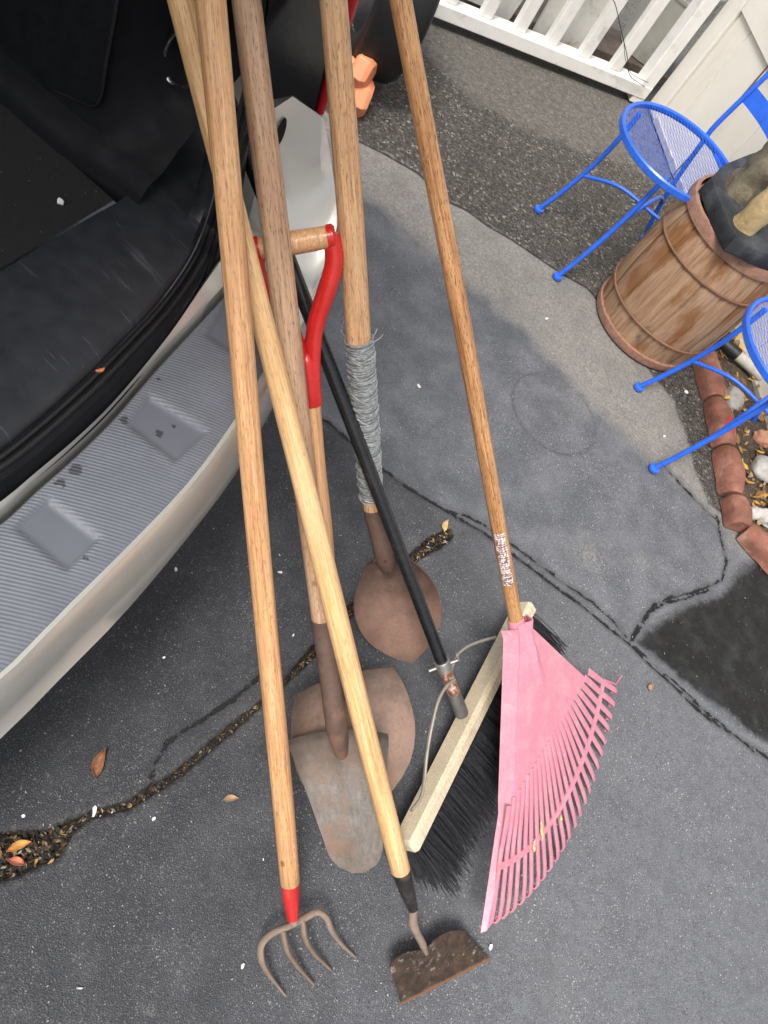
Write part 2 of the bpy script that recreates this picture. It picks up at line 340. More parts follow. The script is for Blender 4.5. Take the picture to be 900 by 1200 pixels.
    # cracks
    jit = AD(MU(t.m2('SUBTRACT', nm, .5), .012), MU(t.m2('SUBTRACT', t.noise(v, 150, 4, .7), .5), .008))
    sh = t.step(AD(t.attr('thin'), jit), .020, .003, 0, .35); c = t.mix(sh, c, (.03, .03, .033))
    thw = AD(AD(t.attr('thin'), MU(t.m2('SUBTRACT', t.noise(v, 55, 5, .75), .5), .016)), MU(t.m2('SUBTRACT', t.noise(v, 330, 3, .6), .5), .006)); wmod = MU(t.m2('SUBTRACT', t.noise(v, 38, 4, .7), .44), .016); k1 = t.step(t.m2('SUBTRACT', thw, wmod), .0034, .0016); c = t.mix(k1, c, (.006, .006, .006))
    k2 = t.step(AD(t.attr('seam'), MU(jit, 1.6)), .0085, .003, 0, .9); c = t.mix(k2, c, (.014, .013, .012))
    k3 = t.step(AD(t.attr('wide'), MU(jit, 1.1)), .003, -.001); dirt = t.ramp(t.noise(v, 260, 5, .75), [(.35, (.006, .005, .004)), (.55, (.03, .022, .014)), (.75, (.13, .09, .05))]); c = t.mix(k3, c, dirt)
    dust = t.step(AD(t.attr('wide'), jit), .03, 0, 0, .3); c = t.mix(MU(dust, t.step(nf_, .5, .62)), c, (.16, .13, .09))
    h = AD(AD(MU(t.vor(v, 380), 1.0), MU(t.noise(v, 560, 3, .7), 1.0)), MU(nf_, .35)); h = AD(h, MU(t.m2('MAXIMUM', k1, k3), -3.5))
    nr = t.bump(h, .0018, .6)
    rgh = t.step(nm, .3, .7, .44, .64); rgh = t.mix(fo, rgh, (.85, .85, .85)); rgh = t.mix(fc, rgh, (.78, .78, .78)); rgh = t.mix(fp, rgh, (.75, .75, .75))
    return t.out(c, rgh, 0, nr, Specular_IOR_Level=.42)
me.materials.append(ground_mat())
# ------------------------------------------------------------------ shared materials
PAINT = plain('silver_paint', (.72, .70, .635), .33, .5, .04, 12, .00005, 500); PAINT.node_tree.nodes['Principled BSDF'].inputs['Coat Weight'].default_value = .45
BLACK = plain('black_plastic', (.007, .0075, .0095), .5, 0, .2, 30, .0003, 900)
BLACK_TRIM = plain('black_trim', (.0042, .0045, .0058), .6, 0, .2, 20, .0002, 900)
for q in (BLACK, BLACK_TRIM): q.node_tree.nodes['Principled BSDF'].inputs['Specular IOR Level'].default_value = .18
RUBBER = plain('black_rubber', (.0075, .0075, .0085), .5, 0, .2, 60, .0002, 600)
WHITE = plain('white_paint', (.74, .71, .65), .5, 0, .04, 14, .0006, 90, (.56, .53, .47))
WHITE2 = plain('white_fence_paint', (.76, .745, .71), .45, 0, .05, 25, .0006, 120, (.50, .47, .42))
BLUE = plain('blue_enamel', (.028, .125, .62), .3, 0, .12, 35, .0003, 260)
RED = plain('red_enamel', (.52, .018, .014), .3, 0, .15, 30, .0003, 200)
STEEL = plain('galvanised_steel', (.42, .41, .39), .4, .7, .2, 50, .0004, 400)
def scratched_plastic():
    t = NT('scratched_sill_plastic'); v = t.coord('World'); c = t.ramp(t.noise(v, 10, 5), [(.3, (.0155, .0165, .020)), (.7, (.026, .028, .033))])
    vv = t.coord('World', (5, 90, 5), (0, 0, 0), (0, 0, .12)); s = t.noise(vv, 2.2, 3, .5); k = t.m2('MULTIPLY', t.step(s, .635, .665), t.step(t.noise(v, 14, 3), .46, .55)); c = t.mix(t.m2('MULTIPLY', k, .35), c, (.11, .115, .13))
    d = t.step(t.noise(v, 500, 2), .72, .76, 0, .35); c = t.mix(d, c, (.2, .2, .2))
    return t.out(c, t.step(t.noise(v, 40, 4), .3, .7, .36, .52), 0, t.bump(t.noise(v, 1400, 2), .0002, .6))
SILL = scratched_plastic()
def carpet_mat():
    t = NT('cargo_carpet'); v = t.coord('World'); c = t.ramp(t.noise(v, 700, 3, .7), [(.3, (.004, .004, .0045)), (.7, (.020, .020, .021))])
    k = t.step(t.noise(v, 260, 2), .735, .76); c = t.mix(k, c, (.22, .2, .18)); return t.out(c, .95, 0, t.bump(t.noise(v, 900, 3), .002))
CARPET = carpet_mat()
# ------------------------------------------------------------------ parked car with its rear hatch open
CARX = Vector((-.18, .37, 0))
suv = thing('parked_car', 'silver car with black cargo area, rear hatch open, beside the garden tools', 'car', base((-1.4, .3, 0)))
def ext(L, left=True):                      # continue a rear curve past the frame on the left side of the car
    p0 = L[0]; return [p0+Vector((-.42, -.95, 0)), p0+Vector((-.19, -.72, 0)), p0+Vector((-.07, -.45, 0)), p0+Vector((-.012, -.2, 0))]+L
NS = 90
pin = ext([at(*q, .60) for q in ((0, 613), (42, 575), (85, 537), (130, 493), (187, 428), (230, 382), (267, 341), (286, 315), (300, 285))])
pout = ext([at(*q, .585) for q in ((0, 789), (73, 716), (147, 643), (220, 566), (270, 499), (300, 450), (322, 410), (336, 375), (341, 345))])
ra = ext([at(*q, .573) for q in ((0, 811), (73, 739), (147, 664), (220, 588), (271, 520), (308, 462), (345, 398), (368, 348), (377, 320))])
rb = ext([at(*q, .49) for q in ((0, 841), (92, 748), (165, 676), (220, 615), (270, 549), (306, 492), (345, 420), (372, 368), (385, 330))])
rc_ = ext([at(*q, .478) for q in ((0, 846), (92, 753), (165, 682), (220, 621), (270, 555), (306, 497), (345, 424), (373, 371), (386, 333))])
rd = ext([at(*q, .455) for q in ((0, 866), (73, 793), (147, 717), (220, 630), (271, 563), (308, 500), (346, 427), (375, 372), (388, 335))])
re_ = [p+Vector((-.05, 0, -.17)) for p in rd]
side_end = [(-.46, 1.13), (-.75, 1.16), (-2.3, 1.17)]
def withside(L): return L+[Vector((x-.0, y, L[-1].z)) for x, y in side_end]
rows = [spline(withside(L), NS) for L in (ra, rb, rc_, rd, re_)]
mb = MB(); top = [spline(withside(pout), NS), spline([p+Vector((.006, 0, .003)) for p in withside(pout)], NS), [a.lerp(b, .55)+Vector((0, 0, .006)) for a, b in zip(spline(withside(pout), NS), rows[0])]]
mb.grid(top+rows); bumper = mb.build('bumper', PAINT, suv)
def pad_mat():
    t = NT('grey_bumper_pad'); v = t.coord('World')
    rib = t.n('ShaderNodeTexWave', {'Vector': t.coord('World', (1, 1, 1), (0, 0, 0), (0, 0, -math.atan2(*reversed(tuple((at(150, 612, .59)-at(50, 590, .59))[:2]))))), 'Scale': 66.0, 'Distortion': 0.0}, wave_type='BANDS', bands_direction='Y').outputs['Fac']
    flat = t.attr('flat'); ribm = t.m2('MULTIPLY', rib, t.m2('SUBTRACT', 1.0, flat))
    c = t.ramp(t.noise(v, 22, 5), [(.3, (.132, .142, .166)), (.7, (.165, .176, .203))]); c = t.mix(t.m2('MULTIPLY', ribm, .36), c, (.075, .081, .096)); c = t.mix(t.m2('MULTIPLY', flat, .8), c, (.110, .118, .140))
    for (x, y), r in (((57, 553), .004), ((88, 552), .006), ((70, 568), .0045), ((144, 494), .005), ((187, 507), .004), ((205, 498), .003), ((101, 652), .0035), ((186, 447), .003)):
        p = at(x, y, .597); sub = t.n('ShaderNodeVectorMath', {0: v, 1: tuple(p)}, operation='DISTANCE').outputs['Value']
        k = t.step(t.m2('ADD', sub, t.m2('MULTIPLY', t.m2('SUBTRACT', t.noise(v, 130, 3), .5), .014)), r*1.75, r*1.35, 0, .88); c = t.mix(k, c, (.03, .03, .035))
    c = t.mix(t.step(t.noise(v, 260, 3), .68, .72, 0, .3), c, (.1, .1, .11)); c = t.mix(t.step(t.noise(v, 3, 3), .45, .7, 0, .3), c, (.12, .128, .15))
    return t.out(c, .5, 0, t.bump(t.m2('ADD', ribm, t.m2('MULTIPLY', t.noise(v, 1200, 2), .2)), .0009, .6))
def make_pad():
    a, b = spline(withside(pin)[:-2], 420), spline(withside(pout)[:-2], 420); nv = 40; rows_, flat = [], []
    def L2(p, q, x, y): return (q[0]-p[0])*(y-p[1])-(q[1]-p[1])*(x-p[0])
    quads = [[(17, 618), (79, 668), (117, 630), (57, 584)], [(150, 497), (206, 540), (243, 505), (175, 463)], [(242, 392), (292, 425), (318, 380), (266, 350)]]
    for j in range(nv+1):
        v_ = j/nv; rr = []
        for p, q in zip(a, b):
            e = p.lerp(q, v_); e = e+Vector((0, 0, .006*math.sin(PI*v_)**.5-.004*(v_ < .02)))
            d = e-CAM; z = d.dot(fw); X_ = 450+F_PX*d.dot(CR)/z; Y_ = 600-F_PX*d.dot(CU)/z
            dep, fl = 0., 0.
            for Q in quads:
                s = min(L2(Q[k], Q[(k+1) % 4], X_, Y_)/math.dist(Q[k], Q[(k+1) % 4])*-1 for k in range(4))
                # ramps run out from the recess to the outer edge
                c0 = ((Q[1][0]+Q[2][0])/2, (Q[1][1]+Q[2][1])/2)
                dep = max(dep, min(1, max(0, (s+3)/6)))
                tri = [Q[2], Q[1], (Q[1][0]+4, Q[1][1]+36), (Q[2][0]+30, Q[2][1]+10)]
                s2 = min(L2(tri[k], tri[(k+1) % 4], X_, Y_)/max(1, math.dist(tri[k], tri[(k+1) % 4])) for k in range(4))
                if s2 > 0:
                    f = 1-min(1, abs(L2(Q[1], Q[2], X_, Y_))/math.dist(Q[1], Q[2])/28); dep = max(dep, f*min(1, s2/4))
                fl = max(fl, min(1, max(0, (s+1.5)/3)))
            rr.append(e-Vector((0, 0, .0055*dep))); flat.append(fl)
        rows_.append(rr)
    m_ = MB(); m_.grid(rows_); o = m_.build('bumper_pad', pad_mat(), suv, fix=False); o['label'] = 'grey ribbed step pad with recessed panels on the bumper'
    at_ = o.data.attributes.new('flat', 'FLOAT', 'POINT'); at_.data.foreach_set('value', flat); return o
make_pad()
gap_o = [p+Vector((-.004, 0, -.02)) for p in pin]
st_o = [p+Vector((-.007, 0, .012)) for p in pin]; st_b = [p+Vector((-.006, 0, -.03)) for p in pin]
st_i = ext([at(*q, .622) for q in ((0, 588), (42, 554), (85, 518), (125, 480), (165, 434), (200, 388), (232, 337), (258, 298), (280, 262))])
mb = MB(); A0, A1, A2 = spline(st_b, NS), spline(st_o, NS), spline(st_i, NS)
mb.grid([A0, [p+Vector((0, 0, .001)) for p in A1], [a.lerp(b, .2)+Vector((0, 0, .004)) for a, b in zip(A1, A2)], [a.lerp(b, .8)+Vector((0, 0, .004)) for a, b in zip(A1, A2)], [p-Vector((0, 0, .01)) for p in A2]])
mb.build('hatch_sill', PAINT, suv)
mb = MB(); mb.grid([[p+Vector((.02, 0, -.05)) for p in A0], [p+Vector((-.03, 0, -.05)) for p in A0]]); mb.build('sill_gap', BLACK_TRIM, suv)
seal_px = [(0, 548), (55, 505), (110, 455), (160, 404), (200, 360), (235, 308), (252, 268), (268, 215), (286, 150), (303, 78), (318, 5)]
seal_z = [.645]*6+[.66, .71, .79, .90, 1.02]
seal_z = seal_z[:7]
sl = ext([at(*q, z) for q, z in zip(seal_px, seal_z)]+[atd(*q, t) for q, t in zip(seal_px[7:], (1.10, 1.09, 1.07, 1.06))])
last = sl[-1]; sl += [last+Vector((-.10, -.01, .22)), last+Vector((-.22, -.05, .48)), last+Vector((-.30, -.10, .70))]
SLP = spline(sl, 120)
inner = Vector((-.012, -.004, .002))
mb = MB()
for k, (dx, dz, r) in enumerate(((0, 0, .0045), (-.010, .003, .004))):
    mb.tube([p+Vector((dx*.85, dx*.55, dz)) for p in SLP], r, 8)
mb.build('door_seal', RUBBER, suv)
# black scuff plate between sill and carpet
def prof(L, n): return spline(L, n)
cz = .672
c_rear = ext([at(*q, cz) for q in ((0, 318), (40, 294), (80, 270), (110, 252), (146, 231))])
mid_ = ext([at(*q, .668) for q in ((0, 480), (55, 440), (110, 396), (160, 345), (197, 300), (220, 255), (232, 215))]+[at(241, 180, .69), at(247, 148, .725)])
sl0 = ext([at(*q, z) for q, z in zip(seal_px[:7], seal_z)]+[atd(*seal_px[7], 1.10), atd(*seal_px[8], 1.09)])
sill_i = [p+Vector((.002, 0, -.012)) for p in spline(st_i, NS)]
mb = MB(); S0 = spline(sl0, NS)
mb.grid([sill_i, [p+Vector((.012, 0, -.004)) for p in S0], [p+Vector((-.012, -.007, .002)) for p in S0]]); mb.build('sill_trim', BLACK, suv)
mb = MB(); S1_ = [p+Vector((-.014, -.008, .004)) for p in S0]; M1 = spline(mid_, NS)
cc = spline(c_rear+[at(182, 193, .683), at(207, 149, .71), at(221, 124, .735)], NS)
mb.grid([S1_, [a.lerp(b, .06)+Vector((0, 0, .007)) for a, b in zip(S1_, M1)], [a.lerp(b, .25)+Vector((0, 0, .009)) for a, b in zip(S1_, M1)], [a.lerp(b, .6)+Vector((0, 0, .004)) for a, b in zip(S1_, M1)], [p+Vector((0, 0, -.001)) for p in M1], [a.lerp(b, .8)+Vector((0, 0, .0)) for a, b in zip(M1, cc)], cc, [p-Vector((0, 0, .012)) for p in cc]])
mb.build('scuff_plate', SILL, suv)
cedge = [at(146, 231, cz), at(70, 176, cz), at(0, 122, cz)]
yR = .742
cq = spline(c_rear, 40); mb = MB()
mb.grid([[Vector((p.x-.006, min(p.y, yR), cz-.004)) for p in cq], [Vector((-2.1, min(p.y, yR), cz-.004)) for p in cq]]); mb.build('cargo_carpet', CARPET, suv)
# side trim: plan curve swept up a profile
plan = [(-2.1, .0), (-.72, .0), (-.66, .02), (-.625, .09), (-.59, .17), (-.548, .20)]
pr = [(.650, .736), (.684, .741), (.700, .750), (.708, .762), (.714, .772), (.74, .776), (.77, .777), (.80, .778), (.84, .78), (.88, .781), (.93, .782), (1.1, .80), (1.35, .80), (1.6, .74)]
mb = MB(); PL = spline([Vector((a, b, 0)) for a, b in plan], 60)
mb.grid([[Vector((p.x-.25*max(0, z-1.0), y+p.y*(.12+.88*(lambda q: q*q*(3-2*q))(min(1, max(0, (z-.69)/.22)))), z)) for p in PL] for z, y in pr])
trim = mb.build('side_trim', BLACK_TRIM, suv)
# lid in the side trim
n_ = Vector((0, 1, 0)); lid = [onplane(*q, Vector((0, .779, 0)), n_) for q in ((-60, 45), (0, 74), (60, 101), (104, 121), (113, 123), (120, 116), (126, 80), (140, 0), (148, -60))]
lid = [p for p in lid]; top_ = [Vector((lid[0].x-.05, .779, lid[-1].z))]
poly = lid+top_; mb = MB(); k = len(poly)
ins = [p+Vector((0, -.006, 0)) for p in poly]; mb.add(poly+ins, [tuple(range(k, 2*k))]+[(i, (i+1) % k, k+(i+1) % k, k+i) for i in range(k)]); mb.build('storage_lid', BLACK, suv, bevel=.002)
mb = MB(); mb.tube(spline([p+Vector((0, -.004, 0)) for p in lid], 50), .0022, 6); mb.build('lid_groove', RUBBER, suv)
# chrome tie-down ring
rg = [onplane(q[0]+8, q[1], Vector((0, .875, 0)), n_) for q in ((214, 30), (203, 44), (196, 62), (195, 76), (201, 88), (210, 95), (222, 97), (232, 90), (235, 70), (230, 40))]
CHROME = plain('chrome', (.72, .73, .76), .15, 1, .03, 30, .0001, 200)
mb = MB(); mb.tube(spline([p+Vector((0, -.02, 0)) for p in rg], 40), .0032, 8); mb.build('tie_down_ring', CHROME, suv)
# painted corner below the tail lamp
P1, P2, P3 = at(343, 113, .825), at(379, 138, .795), at(395, 264, .645)
P0 = at(320, 128, .815); K1 = at(325, 195, .72)
low = [at(290, 262, .618), at(303, 300, .604), at(318, 345, .59), at(338, 385, .58), at(358, 366, .577), at(378, 322, .585)]
mb = MB()
e1 = spline([low[0], at(296, 240, .64), at(306, 190, .72), P0], 14); e2 = spline([low[1].lerp(low[2], .3), at(314, 240, .66), K1, P1], 14); e3 = spline([low[3], at(345, 300, .60), at(352, 210, .69), P1.lerp(P2, .45)], 14); e4 = spline([low[4], at(372, 310, .596), at(377, 230, .67), P1.lerp(P2, .8)], 14); e5 = spline([low[5], P3, at(389, 195, .71), P2], 14)
e6 = [p+Vector((-.05, .02, -.005)) for p in e5]; e7 = [Vector((-.62, 1.14, p.z)) for p in e5]; e8 = [Vector((-2.3, 1.16, p.z)) for p in e5]
mb.grid([list(q) for q in zip(e1, e2, e2, e3, e4, e5, e6, e7, e8)])
mb.build('corner_panel', PAINT, suv)
hc = at(326, 152, .775); mb = MB(); ax = (P1-P0).normalized(); ay = (K1-P1).normalized(); nn = ax.cross(ay).normalized(); nn = nn if nn.dot(CAM-hc) > 0 else -nn
mb.add([hc+nn*.006+(ax*math.cos(a)*.010+ay*math.sin(a)*.021) for a in np.linspace(0, 2*PI, 20, endpoint=False)], [tuple(range(20))]); mb.build('jamb_hole', BLACK_TRIM, suv)
# tail lamp above it
UPV = Vector((-.10, -.01, 1)); mb = MB()
for a, b in ((P0+Vector((-.02, -.03, 0)), P1), (P1, P2+Vector((-.012, -.004, 0)))):
    mb.grid([[a+Vector((0, 0, .002)), b+Vector((0, 0, .002))], [a+UPV*.2, b+UPV*.2], [a+UPV*.5, b+UPV*.5]])
GLOSSB = plain('black_gloss', (.008, .008, .01), .12, 0, .1, 20, .00005, 100)
lamp = mb.build('tail_lamp', GLOSSB, suv)
mb = MB(); q = P2+Vector((-.008, .0, .003)); mb.tube([q, q+UPV*.1, q+UPV*.25, q+UPV*.5], [.006, .009, .012, .012], 10); REDL = plain('red_lens', (.36, .008, .016), .1, 0, .1, 20, .0001, 80); lens = mb.build('lamp_lens', REDL, lamp)
mb = MB(); q = P2+Vector((-.03, .01, 0)); mb.grid([[q+UPV*h, q+UPV*h+Vector((-.25, .06, 0)), q+UPV*h+Vector((-1.8, .09, 0))] for h in (0, .12, .3, .5, .75)]); mb.build('body_side', PAINT, suv)
# roof, raised tailgate, inner pillar, rear wheel
mb = MB(); mb.slab([[Vector((x, y, 1.66-.05*((y-.25)/.85)**2-.04*max(0, x+.9))) for x in np.linspace(-2.3, -.72, 8)] for y in np.linspace(-.6, 1.06, 10)], -.03); mb.build('roof', PAINT, suv)
mb = MB(); mb.slab([[Vector((-.70+s*.20, y, 1.63+s*.93+.06*math.sin(PI*s))) for s in np.linspace(0, 1, 10)] for y in np.linspace(-.5, .98, 10)], .04); mb.build('tailgate', PAINT, suv)
SU = spline(sl[-7:], 30); PU = spline([P0+Vector((.0, .0, -.10)), P0+Vector((-.004, -.004, 0)), P0+UPV*.2, P0+UPV*.55, P0+UPV*.9], 30)
mb = MB(); mb.grid([[a.lerp(b, k)+Vector((-.012, .004, 0)) for a, b in zip(SU, PU)] for k in (0, .3, .6, .9, 1)]); mb.build('pillar_trim', BLACK_TRIM, suv)
mb = MB(); wc = Vector((-1.25, 1.08, .34))
for r1, r2, y0, y1 in ((.34, .34, -.11, .10), (.22, .22, -.11, .11)):
    pass
mb.tube([wc+Vector((0, y, 0)) for y in (-.11, -.10, .085, .10)], [.31, .34, .34, .31], 40); wh = mb.build('wheel', RUBBER, suv)
mb = MB(); mb.tube([wc+Vector((0, y, 0)) for y in (.085, .104, .108)], [.22, .22, .19], 32); mb.build('rim', STEEL, wh)
# ------------------------------------------------------------------ tools
def shaft(mb, a, b, radii, n=18, seg=26, sway=.0015):
    a, b = Vector(a), Vector(b); L = (b-a).length; pts, rr = [], []
    t_ = (b-a).normalized(); s1 = t_.orthogonal().normalized(); ph = random.random()*6
    for i in range(seg+1):
        s = i/seg; off = s1*sway*math.sin(s*PI*2+ph)*math.sin(PI*s)
        pts.append(a+(b-a)*s+off); x = s*(len(radii)-1); k = min(int(x), len(radii)-2); rr.append(radii[k]+(radii[k+1]-radii[k])*(x-k))
    # rounded ends
    pts = [pts[0]-t_*.0]+pts; rr = [rr[0]*.9]+rr; pts[1] = pts[1]+t_*.003
    pts += [b+t_*rr[-1]*.4, b+t_*rr[-1]*.62]; rr += [rr[-1]*.8, rr[-1]*.4]
    return mb.tube(pts, rr, n)
W_FORK = wood('wood_fork', (.36, .16, .062), (.58, .315, .145), (.69, .43, .225), .38, 1.3, .5)
W_HOE = wood('wood_hoe', (.48, .26, .10), (.66, .41, .19), (.74, .51, .29), .34, 4.1, .4, stain=.2)
W_OLD = wood('wood_weathered', (.27, .15, .085), (.45, .275, .165), (.54, .36, .23), .5, 7.7, .75, stain=.25)
W_ASH = wood('wood_ash', (.35, .17, .075), (.55, .325, .165), (.66, .43, .24), .45, 2.9, .8)
W_RAKE = wood('wood_varnished', (.21, .08, .028), (.43, .215, .088), (.58, .35, .17), .28, 9.2, .85, stain=.35)
W_D = wood('wood_pale', (.46, .22, .095), (.60, .335, .16), (.68, .42, .235), .34, 5.5, .35, stain=.15)
W_BLOCK = wood('wood_block', (.50, .42, .28), (.62, .53, .38), (.70, .62, .47), .6, 6.1, .3, stain=.2)
R_BROWN = rusty('rust_brown', (.29, .22, .18), (.265, .175, .135), (.11, .075, .058), .85, .5, .3, 1.0, 12, (.13, .31, .85))
R_PINK = rusty('rust_pinkish', (.29, .215, .18), (.27, .165, .126), (.11, .07, .052), .9, .45, .3, 3.0, 10, (.12, .32, .95))
R_SILVER = rusty('worn_steel', (.275, .25, .222), (.20, .15, .12), (.12, .09, .07), .36, .42, .45, 5.0, 9, (.17, .33, .75))
R_DARK = rusty('dark_forged', (.060, .042, .033), (.085, .048, .030), (.014, .011, .009), .6, .5, .4, 8.0, 22)
R_SOCK = rusty('dark_socket', (.10, .075, .062), (.11, .066, .05), (.035, .026, .022), .7, .55, .35, 11.0, 25)
R_TINE = rusty('tine_steel', (.30, .25, .21), (.25, .185, .145), (.12, .085, .065), .6, .6, .35, 2.0, 30)
R_TINE2 = rusty('tine_tip_steel', (.22, .18, .15), (.19, .135, .10), (.06, .045, .036), .6, .5, .35, 4.0, 45)
# --- cultivator fork
fb, ft = at(340, 1035, .098), atd(243, -40, .89)
M = frame(at(352, 1120, 0), ft-fb); fork = thing('cultivator_fork', 'four-tined cultivator fork with red ferrule and long wooden handle', 'garden fork', M)
mb = MB(); shaft(mb, fb, ft, [.0168, .0172, .0165, .0162, .0168, .0178]); mb.build('handle', W_FORK, fork)
mb = MB(); fe = at(343, 1078, .066); dirf = (ft-fb).normalized(); mb.tube([fb+dirf*.012, fb+dirf*.004, fb.lerp(fe, .5), fe], [.0155, .0165, .0135, .0095], 16)
REDF = rusty('red_ferrule_paint', (.50, .02, .018), (.42, .02, .02), (.22, .02, .02), .2, .4, .0, 6, 30); mb.build('ferrule', REDF, fork)
zt = lambda L, zs: [at(x, y, z) for (x, y), z in zip(L, zs)]
outer = zt([(335, 1167), (325, 1155), (314, 1140), (306, 1123), (307, 1106), (320, 1093), (339, 1085), (355, 1077), (371, 1069), (382, 1075), (388, 1089), (400, 1106), (417, 1122)], [.004, .012, .028, .05, .062, .066, .066, .066, .066, .06, .048, .022, .004])
OS = spline(outer, 64); mb = MB(); mb.tube(OS, [.0022+.0046*min(1, min(i, 63-i)/16) for i in range(64)], 10, flat=.8); mb.tube([at(343, 1078, .066), at(345, 1083, .064)], [.0095, .010], 12); head = mb.build('fork_head', R_TINE, fork)
for L, zz in (([(331, 1090), (336, 1112), (346, 1129), (358, 1143), (368, 1154)], [.066, .052, .032, .014, .004]), ([(354, 1077), (358, 1100), (368, 1117), (379, 1128), (388, 1137)], [.066, .052, .032, .014, .004])):
    mb = MB(); mb.tube(spline(zt(L, zz), 26), [.0072-.0045*(i/25)**1.5 for i in range(26)], 10, flat=.8); mb.build('tine', R_TINE2, head)
# --- hoe
hb, ht = at(470, 1021, .135), atd(204, -30, .95)
hoe = thing('garden_hoe', 'garden hoe with dark rusty blade and pale wooden handle', 'hoe', frame(at(522, 1150, 0), ht-hb))
mb = MB(); shaft(mb, hb, ht, [.0172, .0178, .0180, .0175, .0167, .0159, .0154, .0155, .0160]); mb.build('handle', W_HOE, hoe)
mb = MB(); dh = (ht-hb).normalized(); h2 = at(484, 1066, .096); mb.tube([hb+dh*.01, hb-dh*.002, hb.lerp(h2, .5), h2], [.0155, .0165, .0135, .0088], 16); BLKF = rusty('black_ferrule', (.02, .018, .017), (.03, .024, .02), (.012, .01, .01), .3, .45, .2, 9, 40); mb.build('ferrule', BLKF, hoe)
HOEM = NT('hoe_blade_steel'); v_ = HOEM.coord('World'); n_a = HOEM.noise(v_, 38, 8, .72, .6)
c_h = HOEM.ramp(n_a, [(.28, (.012, .010, .008)), (.48, (.045, .028, .018)), (.66, (.085, .05, .03)), (.8, (.12, .085, .06))])
c_h = HOEM.mix(HOEM.m2('MULTIPLY', HOEM.step(HOEM.noise(v_, 95, 6, .75), .54, .66), HOEM.step(HOEM.noise(v_, 22, 4), .42, .6)), c_h, (.26, .235, .20)); c_h = HOEM.mix(HOEM.step(HOEM.noise(v_, 180, 5, .7), .60, .68, 0, .6), c_h, (.008, .007, .006))
e_a, e_b = at(470, 1177, .003), at(575, 1124, .003); e_d = (e_b-e_a).normalized(); e_n = Vector((-e_d.y, e_d.x, 0)); dd_ = HOEM.n('ShaderNodeVectorMath', {0: v_, 1: tuple(e_n)}, operation='DOT_PRODUCT').outputs['Value']
dd_ = HOEM.m2('ADD', HOEM.m2('ABSOLUTE', HOEM.m2('SUBTRACT', dd_, e_a.dot(e_n))), HOEM.m2('MULTIPLY', HOEM.m2('SUBTRACT', HOEM.noise(v_, 70, 4), .5), .008)); c_h = HOEM.mix(HOEM.step(dd_, .007, .002, 0, .85), c_h, (.20, .105, .055))
HOEM = HOEM.out(c_h, .5, .2, HOEM.bump(n_a, .002, .8))
BL, BR = at(470, 1177, .003), at(575, 1124, .003); NK = at(493, 1107, .052); hn = (BR-BL).cross(NK-BL).normalized(); hn = hn if hn.z > 0 else -hn
hp = lambda x, y, off=0: onplane(x, y, BL, hn)+hn*off
mb = MB(); mb.tube(spline([h2+dh*.006, h2, at(484, 1080, .088), at(487, 1090, .080), hp(493, 1104, .006), hp(498, 1116, .003)], 24), [.0082]*10+[.0070]*10+[.0055]*4, 10); mb.build('neck', R_TINE, hoe)
topL = [(456, 1132), (458, 1126), (463, 1120), (470, 1115), (480, 1112), (490, 1110), (500, 1106), (507, 1098), (516, 1092), (525, 1089), (534, 1088), (541, 1090), (545, 1094)]
n_b = len(topL); bl_rows = []
for k in range(9):
    s = k/8; rr = []
    for j, q in enumerate(topL):
        u = j/(n_b-1); bq = (470+(575-470)*u, 1177+(1124-1177)*u); x, y = q[0]+(bq[0]-q[0])*s, q[1]+(bq[1]-q[1])*s
        rr.append(hp(x, y, .006*(1-(2*u-1)**2)*(1-s)**1.2))
    bl_rows.append(rr)
mb = MB(); mb.slab(bl_rows, .0022); hbld = mb.build('blade', HOEM, hoe)
# --- shovels
def rolled(axis, deg):                       # blade width direction for a roll about the shaft
    o = axis.cross(UPZ).normalized(); o2 = axis.cross(o)
    if o.dot(CR) < 0: o = -o; o2 = -o2
    return o*math.cos(math.radians(deg))+o2*math.sin(math.radians(deg))
UPZ = Vector((0, 0, 1))
def blade(mb, tip, axis, wv, L, prof_, dish, lift, nn, step=0.0, th=.0022, ny_=26, nx_=22):
    rows_ = []
    for i in range(ny_+1):
        v_ = i/ny_; x = v_*(len(prof_)-1); k = min(int(x), len(prof_)-2); f = x-k;  hw = prof_[k]+(prof_[k+1]-prof_[k])*f; rr = []
        for j in range(nx_+1):
            u = -1+2*j/nx_; lat = (abs(u)*hw/max(prof_))**2
            h = dish*lat*(.35+.65*v_)+lift*(v_-1)**2-dish*.4*math.exp(-(u/.16)**2)*max(0, v_-.45)*2*-1.2
            if step and v_ > .95: h += step*(v_-.95)/.05*(.4+.6*abs(u))
            rr.append(tip+axis*(L*v_)+wv*(hw*u)+nn*h)
        rows_.append(rr)
    mb.slab(rows_, th); return rows_
